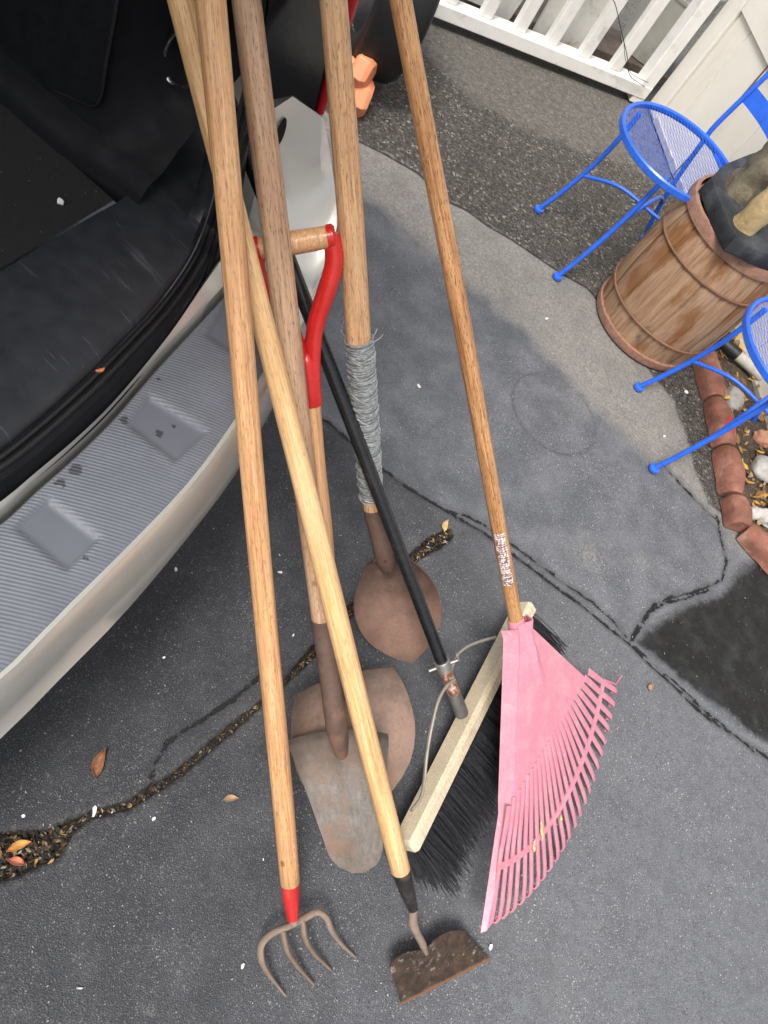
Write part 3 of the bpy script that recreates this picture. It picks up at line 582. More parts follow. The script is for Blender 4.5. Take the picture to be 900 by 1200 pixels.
def shovel(name, label, sh, tip_px, sock_px, sock_z, top, L, Wd, prof_, radii, wmat, bmat, smat, sock_r, up_sign=1, lift=.02, extra=None, dish=.042, step=.008):
    tip = at(*tip_px, .004); S = at(*sock_px, sock_z) ; shd = (S-tip).normalized()
    o = thing(name, label, 'shovel', frame(tip, top-S))
    mid = tip+shd*L; wv = rolled(shd, sh); nn = wv.cross(shd).normalized()
    if nn.dot(CAM-mid) < 0: nn = -nn
    if up_sign < 0: nn = -nn
    mb = MB(); blade(mb, tip, shd, wv, L, prof_, dish, lift, nn, step, .003, 40, 26); mb.build('blade', bmat, o)
    neck = mid-shd*.05; nk = mid+shd*.0
    mb = MB(); ax2 = (top-S).normalized()
    pts = spline([mid-shd*.060-nn*.004, mid-shd*.030+nn*.004, mid+shd*.02+nn*.008, S.lerp(mid, .5)+nn*.004, S, S+ax2*.03], 26); k = len(pts)
    mb.tube(pts, [sock_r*(.55+.65*min(1, i/6)**.7) if i < 6 else sock_r*(1.2-.12*math.sin((i-6)/(k-6)*2.6)) for i in range(k)], 16, flat=1); mb.build('socket', smat, o)
    return o, tip, S, ax2, nn, wv
# square-ended silver shovel in front
top3 = atd(284, -40, .985); S3 = at(379, 742, .285)
o3, *_ = shovel('shovel', 'long shovel with worn silver-grey steel blade and weathered brown handle', -40, (421, 1016), (379, 742), .285, top3, .29, .17, [.012, .036, .046, .0515, .054, .0565, .059, .0615, .064, .0665, .069, .0715, .074, .0765, .079, .0815, .084, .0865, .089, .0905], None, W_OLD, R_SILVER, R_SOCK, .0165, lift=.016, step=.010, dish=.022)
mb = MB(); shaft(mb, S3, top3, [.0170, .0180, .0190, .0195, .0192, .0186]); mb.build('handle', W_OLD, o3)
# D-handled shovel behind it
gt = atd(347, 285, 1.17); Sd = at(383, 690, .25)
od, tipd, Sd_, axd, nnd, wvd = shovel('shovel', 'short D-handled shovel with red grip and broad brown blade', -14, (426, 952), (383, 690), .25, gt, .285, .22, [.004, .050, .080, .100, .111, .117, .119, .117, .113, .106, .094], None, W_D, R_BROWN, R_SOCK, .0165, lift=.02, step=.004)
mb = MB(); gdir = (gt-Sd).normalized(); yk = gt-gdir*.165; shaft(mb, Sd, yk-gdir*.02, [.0182, .0182, .0176, .0168]); mb.build('handle', W_D, od)
bl_, br_ = atd(299, 292, 1.165), atd(389, 277, 1.165); bd = (br_-bl_).normalized(); gc = (bl_+br_)/2
mb = MB(); mb.tube([bl_, bl_.lerp(br_, .06), gc, bl_.lerp(br_, .94), br_], [.0150, .0162, .0172, .0162, .0150], 20); mb.build('grip_bar', W_D, od)
mb = MB()
for s, e in ((-1, bl_), (1, br_)):
    e = e-bd*s*.001; P_ = [e+gdir*.004, e-gdir*.035+bd*s*.002, e-gdir*.07-bd*s*.010, yk+gdir*.045+bd*s*.020, yk+bd*s*.0105, yk-gdir*.05+bd*s*.0078, yk-gdir*.085+bd*s*.0078]
    mb.tube(spline(P_, 30), [.0145+.001*math.sin(i*.2) if i < 18 else .0150-.0025*min(1, (i-18)/8) for i in range(30)], 14, flat=.85)
    mb.tube([e-bd*s*.006, e+bd*s*.003, e+bd*s*.0065], [.0178, .0178, .014], 20)
mb.tube([yk+gdir*.004, yk+gdir*.0, yk-gdir*.012, yk-gdir*.03, yk-gdir*.083, yk-gdir*.086], [.006, .012, .0165, .0182, .0184, .0170], 20)
mb.build('grip_yoke', RED, od)
# shovel with the wire-wrapped handle
top4 = atd(386, -60, .97); S4 = at(441, 588, .34); w1, w2 = at(439, 553, 0), at(424, 400, 0)
o4, tip4, S4_, ax4, nn4, wv4 = shovel('shovel', 'shovel with reddish rusty round-point blade and wire-wrapped wooden handle', -52, (481, 769), (436, 596), .345, top4, .325, .17, [.004, .034, .052, .066, .076, .082, .085, .086, .084, .078, .066, .046, .022], None, W_ASH, R_PINK, R_SOCK, .0160, lift=.018, step=.02)
S4 = S4_
mb = MB(); shaft(mb, S4, top4, [.0178, .0195, .0200, .0196, .0185, .0172]); mb.build('handle', W_ASH, o4)
L4 = (top4-S4).length
def on_axis(y):                              # parameter along the handle where it crosses image row y
    lo_, hi_ = 0., 1.
    for _ in range(40):
        s = (lo_+hi_)/2; d = S4.lerp(top4, s)-CAM; yy = 600-F_PX*d.dot(CU)/d.dot(fw)
        if yy > y: lo_ = s
        else: hi_ = s
    return lo_*L4
za, zb = .026, on_axis(399)
WIRE = NT('grey_wire'); v_ = WIRE.coord('Object'); WIRE = WIRE.out(WIRE.ramp(WIRE.noise(v_, 160, 4), [(.3, (.19, .205, .21)), (.7, (.46, .48, .48))]), .5, .35, WIRE.bump(WIRE.noise(v_, 800, 2), .0003))
mb = MB(); u1 = ax4.orthogonal().normalized(); u2 = ax4.cross(u1); turns = 62; pts = []
def r4(z): s = z/L4; return np.interp(s, np.linspace(0, 1, 6), [.0178, .0195, .0200, .0196, .0185, .0172])
for ps, (tn, rr, amp) in enumerate(((60, .0011, .0008), (46, .0011, .0022), (21, .0010, .006))):
    pts = []; K = tn*14
    for i in range(K+1):
        s = i/K; z = za+(zb-za)*s+amp*math.sin(i*.9+ps)+amp*1.4*math.sin(i*.137+ps*2); z = min(max(z, za-.002), zb+.003); a = 2*PI*tn*s*(1 if ps != 2 else -1)
        r = r4(z)+.0022+ps*.0010+.0006*math.sin(i*.31); pts.append(S4+ax4*z+u1*r*math.cos(a)+u2*r*math.sin(a))
    mb.tube(pts, rr, 5)
for s, an, dz, dr in ((zb, .2, .010, .016), (zb, 2.5, .016, .010), (zb-.01, 1.1, .02, .014), (za, 4.2, -.006, .008), (zb-.1, 5.2, .01, .010), (zb-.002, -.5, .012, .02)):
    p = S4+ax4*s+(u1*math.cos(an)+u2*math.sin(an))*.021; q = (u1*math.cos(an+.6)+u2*math.sin(an+.6)); mb.tube(spline([p, p+q*dr*.6+ax4*dz*.4, p+q*dr+ax4*dz], 8), .0008, 5)
mb.build('wire_wrap', WIRE, o4)
mb = MB(); mb.tube([S4+ax4*(za+(zb-za)*i/20) for i in range(21)], [r4(za+(zb-za)*i/20)+.0020 for i in range(21)], 18); WB = plain('wire_bed', (.16, .165, .165), .6, .2, .4, 200, .001, 500); mb.build('tape', WB, o4)
# --- push broom
bA, bB = at(478, 998, .085), at(619, 713, .085); bdv = (bB-bA).normalized()
tA, tB = at(536, 1052, .004), at(664, 736, .004); brd = ((tA-bA)+(tB-bB))/2; brd = (brd-bdv*brd.dot(bdv)).normalized(); bnn = bdv.cross(brd).normalized(); bnn = bnn if bnn.z > 0 else -bnn
pole_b = at(541, 836, .115); pole_t = atd(268, 120, 1.13)
bro = thing('push_broom', 'push broom with black bristles, wooden block and black pole', 'broom', frame(at(570, 900, 0), pole_t-pole_b))
BLN = (bB-bA).length; mb = MB(); cen = (bA+bB)/2-brd*.0+bnn*.0
mb.box(cen-brd*.012, bdv*BLN, brd*.034, bnn*.052, .008); blk = mb.build('broom_block', W_BLOCK, bro, smooth=False)
# local grain must run along the block: use its own material space
BR_M = plain('black_bristle', (.030, .030, .034), .3, 0, .4, 120, .0001, 400)
mb = MB()
for k in range(1900):
    s = random.uniform(-.485, .485); rowo = random.uniform(-1, 1); fan = rowo
    p = cen+bdv*BLN*s+brd*.005+bnn*(rowo*.024); ln = random.uniform(.112, .142)*(1-.10*abs(rowo))
    d = (brd+bnn*fan*.30+bdv*(s*.26+random.gauss(0, .045))).normalized(); sag = Vector((0, 0, -1))*random.uniform(.0, .016)+bdv*random.gauss(0, .006)
    e = p+d*ln+sag; mmid = p+d*ln*.55+sag*.2
    if e.z < .002: e.z = .002+random.random()*.004
    if mmid.z < .003: mmid.z = .004
    mb.tube([p, mmid, e], [.0011, .00105, .0008], 3, caps=False)
tag(mb.build('bristles', BR_M, bro, fix=False), kind='stuff')
mb = MB(); pd = (pole_t-pole_b).normalized(); BLACKPOLE = plain('black_pole_enamel', (.012, .0125, .014), .26, 0, .3, 60, .0004, 200, (.035, .028, .024)); fer_t = pole_b+pd*.155
pe = pole_b+pd*1.32
shaft(mb, pole_b+pd*.055, pe, [.0122, .0122, .0122, .0122], sway=.001); mb.build('pole', BLACKPOLE, bro)
mb = MB(); mb.tube([pole_b-pd*.004, pole_b, pole_b+pd*.05, pole_b+pd*.056], [.0125, .0142, .0138, .0125], 18); FER = plain('grey_ferrule', (.16, .155, .15), .45, .4, .2, 60, .0004, 300); mb.build('ferrule', FER, bro)
def sticker_mat(name, a, b, c_):
    t = NT(name); v = t.coord('Object'); n1 = t.noise(t.coord('Object', (1, 1, .6)), 150, 4, .7); c = t.ramp(n1, [(.3, a), (.5, b), (.7, c_)]); return t.out(c, .35, .1, t.bump(n1, .0005))
mb = MB(); mb.tube([pole_b+pd*(.056+.004*i) for i in range(17)], [.0128+.0005*random.random() for _ in range(17)], 16); mb.build('torn_label', sticker_mat('torn_copper_label', (.05, .03, .02), (.30, .13, .08), (.62, .58, .54)), bro)
cl = pole_b+pd*.125; BRACE = plain('beige_brace', (.34, .31, .26), .5, .3, .15, 60, .0004, 300)
for L_, zz in (([(532, 797), (524, 803), (514, 820), (506, 850), (500, 885), (497, 915), (493, 935), (482, 950)], [0]*8), ([(530, 796), (529, 786), (534, 770), (546, 759), (562, 752), (580, 747)], [0]*6)):
    k = len(L_); P_ = []
    e_ = onplane(*L_[-1], cen+bnn*.031-brd*.012, bnn)
    for i, q in enumerate(L_):
        s = i/(k-1); dd = (cl-CAM).dot(fw)*(1-s)+(e_-CAM).dot(fw)*s; P_.append(atd(*q, dd))
    mb = MB(); mb.tube(spline(P_, 40), .0052, 10, flat=.6); mb.build('brace', BRACE, bro)
mb = MB(); sd_ = pd.cross(fw).normalized()
mb.tube([cl-pd*.012, cl-pd*.011, cl+pd*.011, cl+pd*.012], [.0145, .0155, .0155, .0145], 18); mb.tube([cl-sd_*.03, cl+sd_*.03], .0028, 8); mb.box(cl-sd_*.032+pd*.006, pd*.018, sd_*.003, pd.cross(sd_)*.009, .001); mb.build('clamp', STEEL, bro)
# --- leaf rake
rP = Vector((.33753, .90815, .31519)); rw = Vector((.08692, .99019, -.10940)).normalized(); ra_ = Vector((.79319, -.13524, -.59376)).normalized(); RR, PHI = .5309, .695
rn = rw.cross(ra_).normalized(); rn = rn if rn.z > 0 else -rn
rtop = atd(459, -60, .90); rk = thing('leaf_rake', 'pink plastic leaf rake with varnished wooden handle', 'rake', frame(rP+ra_*RR, rtop-rP))
rd_ = (rtop-rP).normalized()
mb = MB(); shaft(mb, rP-rd_*.005, rP+rd_*1.22, [.0135, .0134, .0133, .0131, .0130]); mb.build('handle', W_RAKE, rk)
sa, sb = .085, .155
def label_mat():
    t = NT('worn_paper_label'); v = t.coord('Object'); vl = t.coord('Object', (1, 1, 1)); br = t.n('ShaderNodeTexBrick', {'Vector': t.coord('Object', (150, 1, 130), (0, 0, 0), (PI/2, 0, 0)), 'Scale': 1.0, 'Mortar Size': .25, 'Color1': (.1, .1, .1, 1), 'Color2': (1, 1, 1, 1), 'Mortar': (1, 1, 1, 1)}).outputs[0]
    n = t.noise(t.coord('Object', (1, 1, .55)), 260, 4, .7); c = t.ramp(n, [(.36, (.06, .055, .06)), (.45, (.34, .09, .08)), (.52, (.70, .66, .60)), (.7, (.80, .77, .72))]); ln_ = t.n('ShaderNodeTexWave', {'Vector': t.coord('Object'), 'Scale': 62.0, 'Distortion': 0.0}, wave_type='BANDS', bands_direction='Z').outputs['Fac']; c = t.mix(t.m2('MULTIPLY', t.step(ln_, .55, .7), t.step(t.noise(v, 420, 2), .42, .5)), c, (.10, .09, .10)); w = t.step(t.noise(v, 90, 5, .7), .60, .66); c = t.mix(w, c, (.42, .2, .08)); return t.out(c, .5, 0, t.bump(n, .0004))
mb = MB(); vdir = (CAM-(rP+rd_*.12)).normalized(); vdir = (vdir-rd_*vdir.dot(rd_)).normalized(); vs_ = rd_.cross(vdir); rows_ = []
for i in range(14):
    z = .128+.118*i/13; rows_.append([rP+rd_*z+(vdir*math.cos(a)+vs_*math.sin(a))*.0141 for a in np.linspace(-.85, .6, 9)])
mb.grid(rows_); mb.build('paper_label', label_mat(), rk)
def pink(name, c):
    t = NT(name); v = t.coord('World'); cc = t.ramp(t.noise(v, 26, 6, .65), [(.3, tuple(x*.9 for x in c)), (.7, c)]); cc = t.mix(t.step(t.noise(v, 22, 7, .72), .46, .70, 0, .38), cc, (.70, .44, .47)); cc = t.mix(t.step(t.noise(t.coord('World', (1, 6, 3)), 60, 5, .7), .56, .68, 0, .4), cc, (.75, .58, .56)); cc = t.mix(t.step(t.noise(v, 240, 4, .7), .64, .70, 0, .35), cc, (.36, .09, .12))
    m_ = t.out(cc, t.step(t.noise(v, 50, 4), .3, .7, .30, .48), 0, t.bump(t.noise(v, 500, 3), .0003)); t.b.inputs['Subsurface Weight'].default_value = .12; t.b.inputs['Subsurface Radius'].default_value = (.01, .004, .004); t.b.inputs['Subsurface Scale'].default_value = .3; return m_
PINK = pink('faded_pink_plastic', (.66, .25, .325)); PINKD = pink('deep_pink_plastic', (.58, .075, .16))
R3 = lambda u, v_, h=0: rP+rw*u+ra_*v_+rn*h
def ruv(x, y): p = onplane(x, y, rP, rn)-rP; return p.dot(rw), p.dot(ra_)
uR, vR = ruv(680, 785); uL, vL = ruv(599, 937); uF, vF = ruv(580, 932)
v0 = .5*(vR+vL); hwb = .5*(uR-uL)
mb = MB()
def hump(u, s): # raised folded centre
    return .012*(1-s)+.016*s
rows_ = []
NV = 18
for i in range(NV+1):
    s = i/NV; v_ = -.028+s*(v0+.028); hw = .0175+(hwb*1.0-.0175)*max(0, (s-.08)/.92); rib = []
    for j in range(21):
        u = -1+2*j/20; boss = .012*math.exp(-((u*hw-.004)/.008)**2)*max(0, 1-s*1.6); h = .013+.004*math.sin(PI*s)*(1-u*u)+boss+(.0 if s > .12 else (.12-s)*.04*(1-u*u)*2)
        rib.append(R3(u*hw, v_, h))
    rows_.append(rib)
mb.slab(rows_, .0028)
hd = mb.build('rake_head', PINK, rk)
mb = MB(); mb.tube([rP-rd_*.0-rd_*.03-rn*.0, rP+rd_*.005, rP+rd_*.03, rP+rd_*.034], [.0165, .0172, .0160, .0140], 20); mb.build('socket', PINK, rk)
for sgn in (-1, 1):                        # folded side walls that run on as the outer tines
    rows_ = []
    for i in range(25):
        s = i/24; v_ = -.02+s*(RR*math.cos(PHI)-.0+.02); hw = .0175+(hwb-.0175)*max(0, (v_+.02-.02)/(v0)) if v_ < v0 else hwb+(RR*math.sin(PHI)-hwb)*(v_-v0)/(RR*math.cos(PHI)-v0)
        if v_ < v0: t1, d1 = .0135, .030-.006*s
        else: q = (v_-v0)/(RR*math.cos(PHI)-v0); t1, d1 = .0135-.011*q, .022-.013*q
        rows_.append([R3(sgn*(hw+.000), v_, t1), R3(sgn*(hw+.0045), v_, t1-.001), R3(sgn*(hw+.0115), v_, t1-d1)])
    if sgn > 0: rows_ = [r[::-1] for i, r in enumerate(rows_) if -.02+i/24*(RR*math.cos(PHI)+.02) <= v0]
    mb = MB(); mb.slab(rows_, .0022); mb.build('side_wall', PINK, rk)
NTN = 24
for k in range(NTN):
    th = -PHI+.022+(2*PHI-.044)*k/(NTN-1); c_, s_ = math.cos(th), math.sin(th); ra0 = (v0-.006)/c_
    bend = random.gauss(0, .0014); hk = .018+random.uniform(-.003, .003); P_, rr = [], []
    rows_ = []
    K = [(ra0, .0135), (ra0+.03, .012), (.40, .006), (RR-.035, .002), (RR-.008, -.001), (RR, -.006), (RR+.001, -hk)]
    for i, (r, h) in enumerate(K):
        wd = .0069-.0018*min(1, (r-ra0)/(RR-ra0)); cc_ = (th+bend*(r-ra0)*8); u, v_ = r*math.sin(cc_), r*math.cos(cc_)
        rows_.append([R3(u-c_*wd, v_+s_*wd, h), R3(u, v_, h+.0016), R3(u+c_*wd, v_-s_*wd, h)])
    mb = MB(); mb.slab(rows_, .0028); mb.build('tine', PINK if k % 1 == 0 else PINKD, hd)
mb = MB(); rows_ = []
for i in range(50):
    th = -PHI*.985+2*PHI*.985*i/49; rows_.append([R3(r*math.sin(th), r*math.cos(th), .0085) for r in (.417, .4235, .430)])
mb.slab(rows_, .004); mb.build('cross_bar', PINK, hd)
mb = MB(); e0 = R3(RR*.93*math.sin(PHI), RR*.93*math.cos(PHI), .006)
th = PHI*.99; mb.tube([R3(.43*math.sin(th), .43*math.cos(th), .006), R3(.50*math.sin(th+.01), .50*math.cos(th+.01), .004), R3(RR*math.sin(th+.06), RR*math.cos(th+.06), .004)], [.004, .0036, .003], 8, flat=.6); mb.build('tine', PINK, hd)
STRAW = plain('yellow_straw', (.62, .50, .20), .6, 0, .3, 100, .0005, 300)
for (x, y), L_, tx in (((628, 972), .040, 'longest yellow leaf scrap caught between the pink rake tines'), ((619, 990), .022, 'lower small yellow leaf scrap caught between the pink rake tines'), ((651, 957), .014, 'short yellow leaf scrap caught higher in the pink rake tines')):
    u_, w_ = ruv(x, y); th = math.atan2(u_, w_); c0 = R3(u_, w_, .0125); dr = (ra_*math.cos(th)+rw*math.sin(th)); dl = rn.cross(dr)
    mb = MB(); mb.slab([[c0+dr*(L_*(i/8-.5))+dl*(k*.0034*(1-.5*abs(i/4-1)**2))+rn*(.0006*math.sin(i*1.3)+.0006*k) for k in (-1, 0, 1)] for i in range(9)], .0006); tag(own(mb.build('leaf_scrap', STRAW), c0), tx, 'leaf', 'leaf scraps caught in the rake')
# ------------------------------------------------------------------ blue cafe chairs
def make_chair(root):
    mw = MW[root.name]; T = lambda p: mw @ Vector(p)
    sc_, R = Vector((-.056, -.014, .443)), .209
    mb = MB(); prof_ = [(R-.012, .005), (R-.004, .0085), (R, .004), (R, -.012), (R-.003, -.015), (R-.008, -.013), (R-.013, -.002)]
    mb.grid([[T(sc_+Vector((r*math.cos(a), r*math.sin(a), z))) for r, z in prof_+[prof_[0]]] for a in np.linspace(0, 2*PI, 65)]); mb.build('seat_ring', BLUE, root)
    mb = MB(); ri = R-.008
    for sg in (-1, 1):
        an = 1.45+sg*.13; d = Vector((math.cos(an), math.sin(an), 0)); nrm = Vector((-d.y, d.x, 0)); k = -ri+.004
        while k < ri:
            h = math.sqrt(max(0, ri*ri-k*k)); pts = [T(sc_+nrm*k+d*(h*s)+Vector((0, 0, -.010*(1-(k*k+h*h*s*s)/ri**2)+sg*.0005))) for s in (-1, -.5, 0, .5, 1)]
            mb.tube(pts, .0007, 4, caps=False); k += .0112
    mb.build('seat_mesh', BLUE, root, fix=False)
    mids = {}
    for sx, sy in ((-1, 1), (-1, -1), (1, 1), (1, -1)):
        foot = Vector((sx*.23, sy*.151, .012))
        if sx < 0: P_ = [(-.145, sy*.14, .432), (-.150, sy*.138, .36), (-.160, sy*.138, .27), (-.178, sy*.141, .18), (-.203, sy*.146, .09), foot]
        else: P_ = [(.162, sy*.166, .62), (.135, sy*.158, .46), (.137, sy*.153, .40), (.152, sy*.150, .28), (.180, sy*.150, .15), (.205, sy*.151, .07), foot]
        P_ = spline([T(p) for p in P_], 30); mb = MB(); mb.tube(P_, .0082, 12); leg = mb.build('leg', BLUE, root)
        f = T(foot); mb = MB(); mb.tube([f+Vector((0, 0, z)) for z in (.004, .001, -.008, -.011)], [.009, .017, .017, .013], 16); mb.build('foot_cap', BLUE, leg)
        mids[(sx, sy)] = min(P_, key=lambda p: abs(p.z-.175))
    for a, b in (((-1, 1), (1, -1)), ((-1, -1), (1, 1))):
        p, q = mids[a], mids[b]; c = (p+q)/2+Vector((0, 0, .055 if a[1] > 0 else .066)); mb = MB(); mb.tube(spline([p, p.lerp(c, .5)+Vector((0, 0, .022)), c, q.lerp(c, .5)+Vector((0, 0, .022)), q], 30), .0065, 10); mb.build('stretcher', BLUE, root)
    for sy in (1, -1):
        mb = MB(); mb.tube(spline([T((.158, sy*.165, .60)), T((.185, sy*.172, .74)), T((.205, sy*.175, .89))], 14), .0082, 12); mb.build('back_post', BLUE, root)
    mb = MB(); mb.tube(spline([T((.13, y, .432)) for y in (-.157, 0, .157)], 10), .006, 8); mb.build('seat_rail', BLUE, root)
    for z in (.585, .690, .795, .875):
        rows_ = []
        for zz in (z-.026, z+.026):
            rows_.append([T((.155+(zz-.58)*.17+.045*(1-(y/.172)**2), y*(1+(zz-.58)*.05), zz)) for y in np.linspace(-.168, .168, 17)])
        mb = MB(); mb.slab(rows_, .0025); mb.build('back_slat', BLUE, root)
ch1 = thing('cafe_chair', 'blue metal mesh-seat chair between the white fence and the barrel', 'chair', base((-.0148, 2.5957, 0), .7419), 'blue metal chairs')
make_chair(ch1)
def copy_tree(o, parent=None):
    c = o.copy(); col.objects.link(c); c.parent = parent
    if parent is not None: c.matrix_parent_inverse = o.matrix_parent_inverse
    for k in list(o.children): copy_tree(k, c)
    return c
ch2 = copy_tree(ch1); ch2.matrix_world = base((.6161, 2.1764, 0), .6019); tag(ch2, 'blue metal chair beside the brick edging, partly cut off by the picture edge', 'chair', 'blue metal chairs')
# ------------------------------------------------------------------ barrel and statue
bc = Vector((.238, 2.454, 0)); BH = .465
brl = thing('wooden_barrel', 'small weathered wooden barrel with thin wire hoops between the chairs', 'barrel', base(bc))
def barrel_r(z): s = z/BH; return .183+.019*math.sin(PI*min(1, max(0, s)))
def barrel_mat():
    t = NT('weathered_staves'); v = t.coord('Object', (1, 1, .05)); g = t.noise(v, 110, 6, .65, .3)
    c = t.ramp(g, [(.25, (.17, .085, .042)), (.5, (.325, .195, .115)), (.78, (.45, .30, .19))]); v2 = t.coord('Object', (1, 1, .35))
    c = t.mix(t.step(t.noise(v2, 11, 5, .6), .52, .62, 0, .85), c, (.20, .078, .022)); c = t.mix(t.step(t.noise(v2, 17, 6, .7), .56, .70, 0, .7), c, (.085, .052, .034)); c = t.mix(t.step(t.noise(v2, 8, 4), .52, .7, 0, .5), c, (.44, .33, .24))
    return t.out(c, .6, 0, t.bump(g, .0015))
BARM = barrel_mat(); mb = MB(); NSV = 17
for k in range(NSV):
    a0, a1 = 2*PI*k/NSV+.006, 2*PI*(k+1)/NSV-.006; off = random.uniform(-.0015, .0015); rows_ = []
    for z in np.linspace(.0, BH, 18):
        r = barrel_r(z)+off; rows_.append([bc+Vector(((r-(.003 if e in (0, 6) else 0))*math.cos(a0+(a1-a0)*e/6), (r-(.003 if e in (0, 6) else 0))*math.sin(a0+(a1-a0)*e/6), z)) for e in range(7)])
    mb.grid(rows_)
mb.grid([[bc+Vector((barrel_r(z)*.97*math.cos(a), barrel_r(z)*.97*math.sin(a), z)) for a in np.linspace(0, 2*PI, 49)] for z in np.linspace(.001, BH-.03, 10)])
mb.build('stave_body', BARM, brl)
mb = MB(); mb.tube([bc+Vector((0, 0, BH-.035)), bc+Vector((0, 0, BH-.02))], .177, 40); mb.build('barrel_head', BARM, brl)
HOOP = plain('hoop_wood', (.27, .145, .10), .6, 0, .3, 60, .001, 200); HWIRE = rusty('hoop_wire', (.16, .11, .08), (.20, .10, .055), (.07, .045, .03), .7, .6, .3, 3, 40)
for z0, z1 in ((.004, .036), (BH-.034, BH+.002)):
    mb = MB(); pr_ = [(-.004, z0), (.007, z0+.002), (.009, (z0+z1)/2), (.007, z1-.002), (-.004, z1)]
    mb.grid([[bc+Vector(((barrel_r(min(max(z, 0), BH))+d)*math.cos(a), (barrel_r(min(max(z, 0), BH))+d)*math.sin(a), z)) for d, z in pr_] for a in np.linspace(0, 2*PI, 61)]); mb.build('end_hoop', HOOP, brl)
for z in (.115, .345):
    mb = MB(); mb.tube([bc+Vector(((barrel_r(z)+.0025)*math.cos(a), (barrel_r(z)+.0025)*math.sin(a), z+.002*math.sin(a*3))) for a in np.linspace(0, 2*PI, 60, endpoint=False)], .0038, 8, closed=True); mb.build('wire_hoop', HWIRE, brl)
def stone_mat(name, a, b, c_, sc_=12):
    t = NT(name); v = t.coord('World'); n = t.noise(v, sc_, 7, .65); c = t.ramp(n, [(.3, a), (.5, b), (.72, c_)]); return t.out(c, .7, 0, t.bump(t.noise(v, 60, 6, .7), .004))
zb_ = BH+.003
sta = thing('garden_statue', 'weathered garden statue on a dark stone base standing on the barrel', 'statue', base(bc+Vector((0, 0, zb_))))
import mathutils
def rough(mb_pts, amp, f=22):
    return [p+Vector([mathutils.noise.noise(p*f+Vector((i*9., 3, 1)))*amp for i in range(3)]) for p in mb_pts]
def lump(mb, rows_, amp, f=22):
    mb.grid([rough(r, amp, f) for r in rows_])
sb_ = bc+Vector((.02, .02, 0))
corn = [at(820, 228, zb_), at(845, 292, zb_), at(905, 322, zb_)]
ctr = at(905, 262, zb_); angs = np.linspace(0, 2*PI, 49)
pl_ = [at(818, 224, zb_+.0), at(832, 262, zb_), at(847, 293, zb_), at(875, 310, zb_), at(915, 322, zb_), at(960, 300, zb_), at(975, 250, zb_), at(930, 200, zb_), at(880, 190, zb_), at(838, 205, zb_)]
ctr = sum(pl_, Vector())/len(pl_)
outl = []
for i in range(len(pl_)):
    a, b = pl_[i], pl_[(i+1) % len(pl_)]
    outl += [a.lerp(b, s) for s in (0, .33, .66)]
mb = MB(); lump(mb, [[ctr+(p-ctr)*k+Vector((0, 0, h)) for p in outl+[outl[0]]] for k, h in ((.3, 0), (.99, 0), (1, .004), (1.0, .040), (.985, .048), (.93, .052), (.6, .056), (.3, .06), (.0, .062))], .007, 14)
mb.build('stone_base', stone_mat('dark_base_stone', (.009, .010, .012), (.022, .025, .029), (.075, .08, .085)), sta)
f0 = at(866, 226, zb_+.05); mb = MB()
pts = spline([f0+Vector((0, 0, -.06)), f0+Vector((.0, .0, .05)), f0+Vector((.01, .01, .14)), f0+Vector((.03, .02, .24)), f0+Vector((.04, .03, .36))], 30)
rad = np.interp(range(30), [0, 3, 8, 14, 20, 29], [.075, .064, .054, .056, .064, .03])
lump(mb, [[p+Vector((r*math.cos(a)*.85, r*math.sin(a)*1.05, 0)) for a in np.linspace(0, 2*PI, 25)] for p, r in zip(pts, rad)]+[[pts[-1]+Vector((0, 0, .025))]*25], .012, 30)
mb.build('figure', stone_mat('olive_stone', (.05, .043, .03), (.15, .125, .085), (.29, .235, .15)), sta)
g0 = at(876, 262, zb_+.06); mb = MB(); pts = spline([g0+Vector((-.01, -.005, -.06)), g0+Vector((.0, .0, .04)), g0+Vector((.005, .01, .12)), g0+Vector((.0, .02, .22)), g0+Vector((-.01, .03, .26))], 22)
lump(mb, [[p+Vector((r*math.cos(a), r*math.sin(a), 0)) for a in np.linspace(0, 2*PI, 21)] for p, r in zip(pts, np.interp(range(22), [0, 4, 12, 18, 21], [.036, .034, .040, .035, .015]))], .008, 35)
mb.build('limb', stone_mat('tan_stone', (.22, .155, .07), (.42, .31, .155), (.58, .47, .29)), sta)
# ------------------------------------------------------------------ fence, boards, bucket
fn = -E2                                     # faces the yard? perpendicular to the fence
fen = thing('picket_fence', 'white painted wooden fence with square balusters beside the house wall', 'fence', base(W0))
UP = Vector((0, 0, 1)); back = Vector((-E2.x, -E2.y, 0))     # away from the camera side of the fence
def fp_(s, z, d=0): return W0-E1*s+back*d+UP*z
LF = 1.06
mb = MB(); mb.box(fp_(LF/2-.03, .06, .02), E1*LF, back*.075, UP*.055, .004); mb.build('bottom_rail', WHITE2, fen, smooth=False)
mb = MB(); mb.box(fp_(LF/2-.03, .95, .02), E1*LF, back*.075, UP*.05, .004); mb.build('top_rail', WHITE2, fen, smooth=False)
srail = lambda x, y, z, d: -((onplane(x, y, fp_(0, z, d), back)-W0).dot(E1))
for s in [srail(*q, .088, .004) for q in ((569, 22), (606, 42), (642, 59), (678, 77), (713, 93))]+[.93]:
    mb = MB(); mb.box(fp_(s, .506, .022), E1*.050, back*.036, UP*.836, .003); mb.build('baluster', WHITE2, fen, smooth=False)
mb = MB(); mb.box(fp_(0.0, .5, .02), E1*.062, back*.07, UP*.99, .004); mb.build('end_post', WHITE2, fen, smooth=False)
mb = MB(); mb.box(fp_(LF-.0, .505, .02), E1*.05, back*.05, UP*.99, .003); mb.build('end_post', WHITE2, fen, smooth=False)
WOLD = plain('peeling_white_board', (.70, .685, .64), .55, 0, .06, 30, .001, 120, (.42, .38, .32))
bo = thing('board_screen', 'row of wide peeling white boards standing behind the fence balusters', 'fence', base(fp_(.5, 0, .2)))
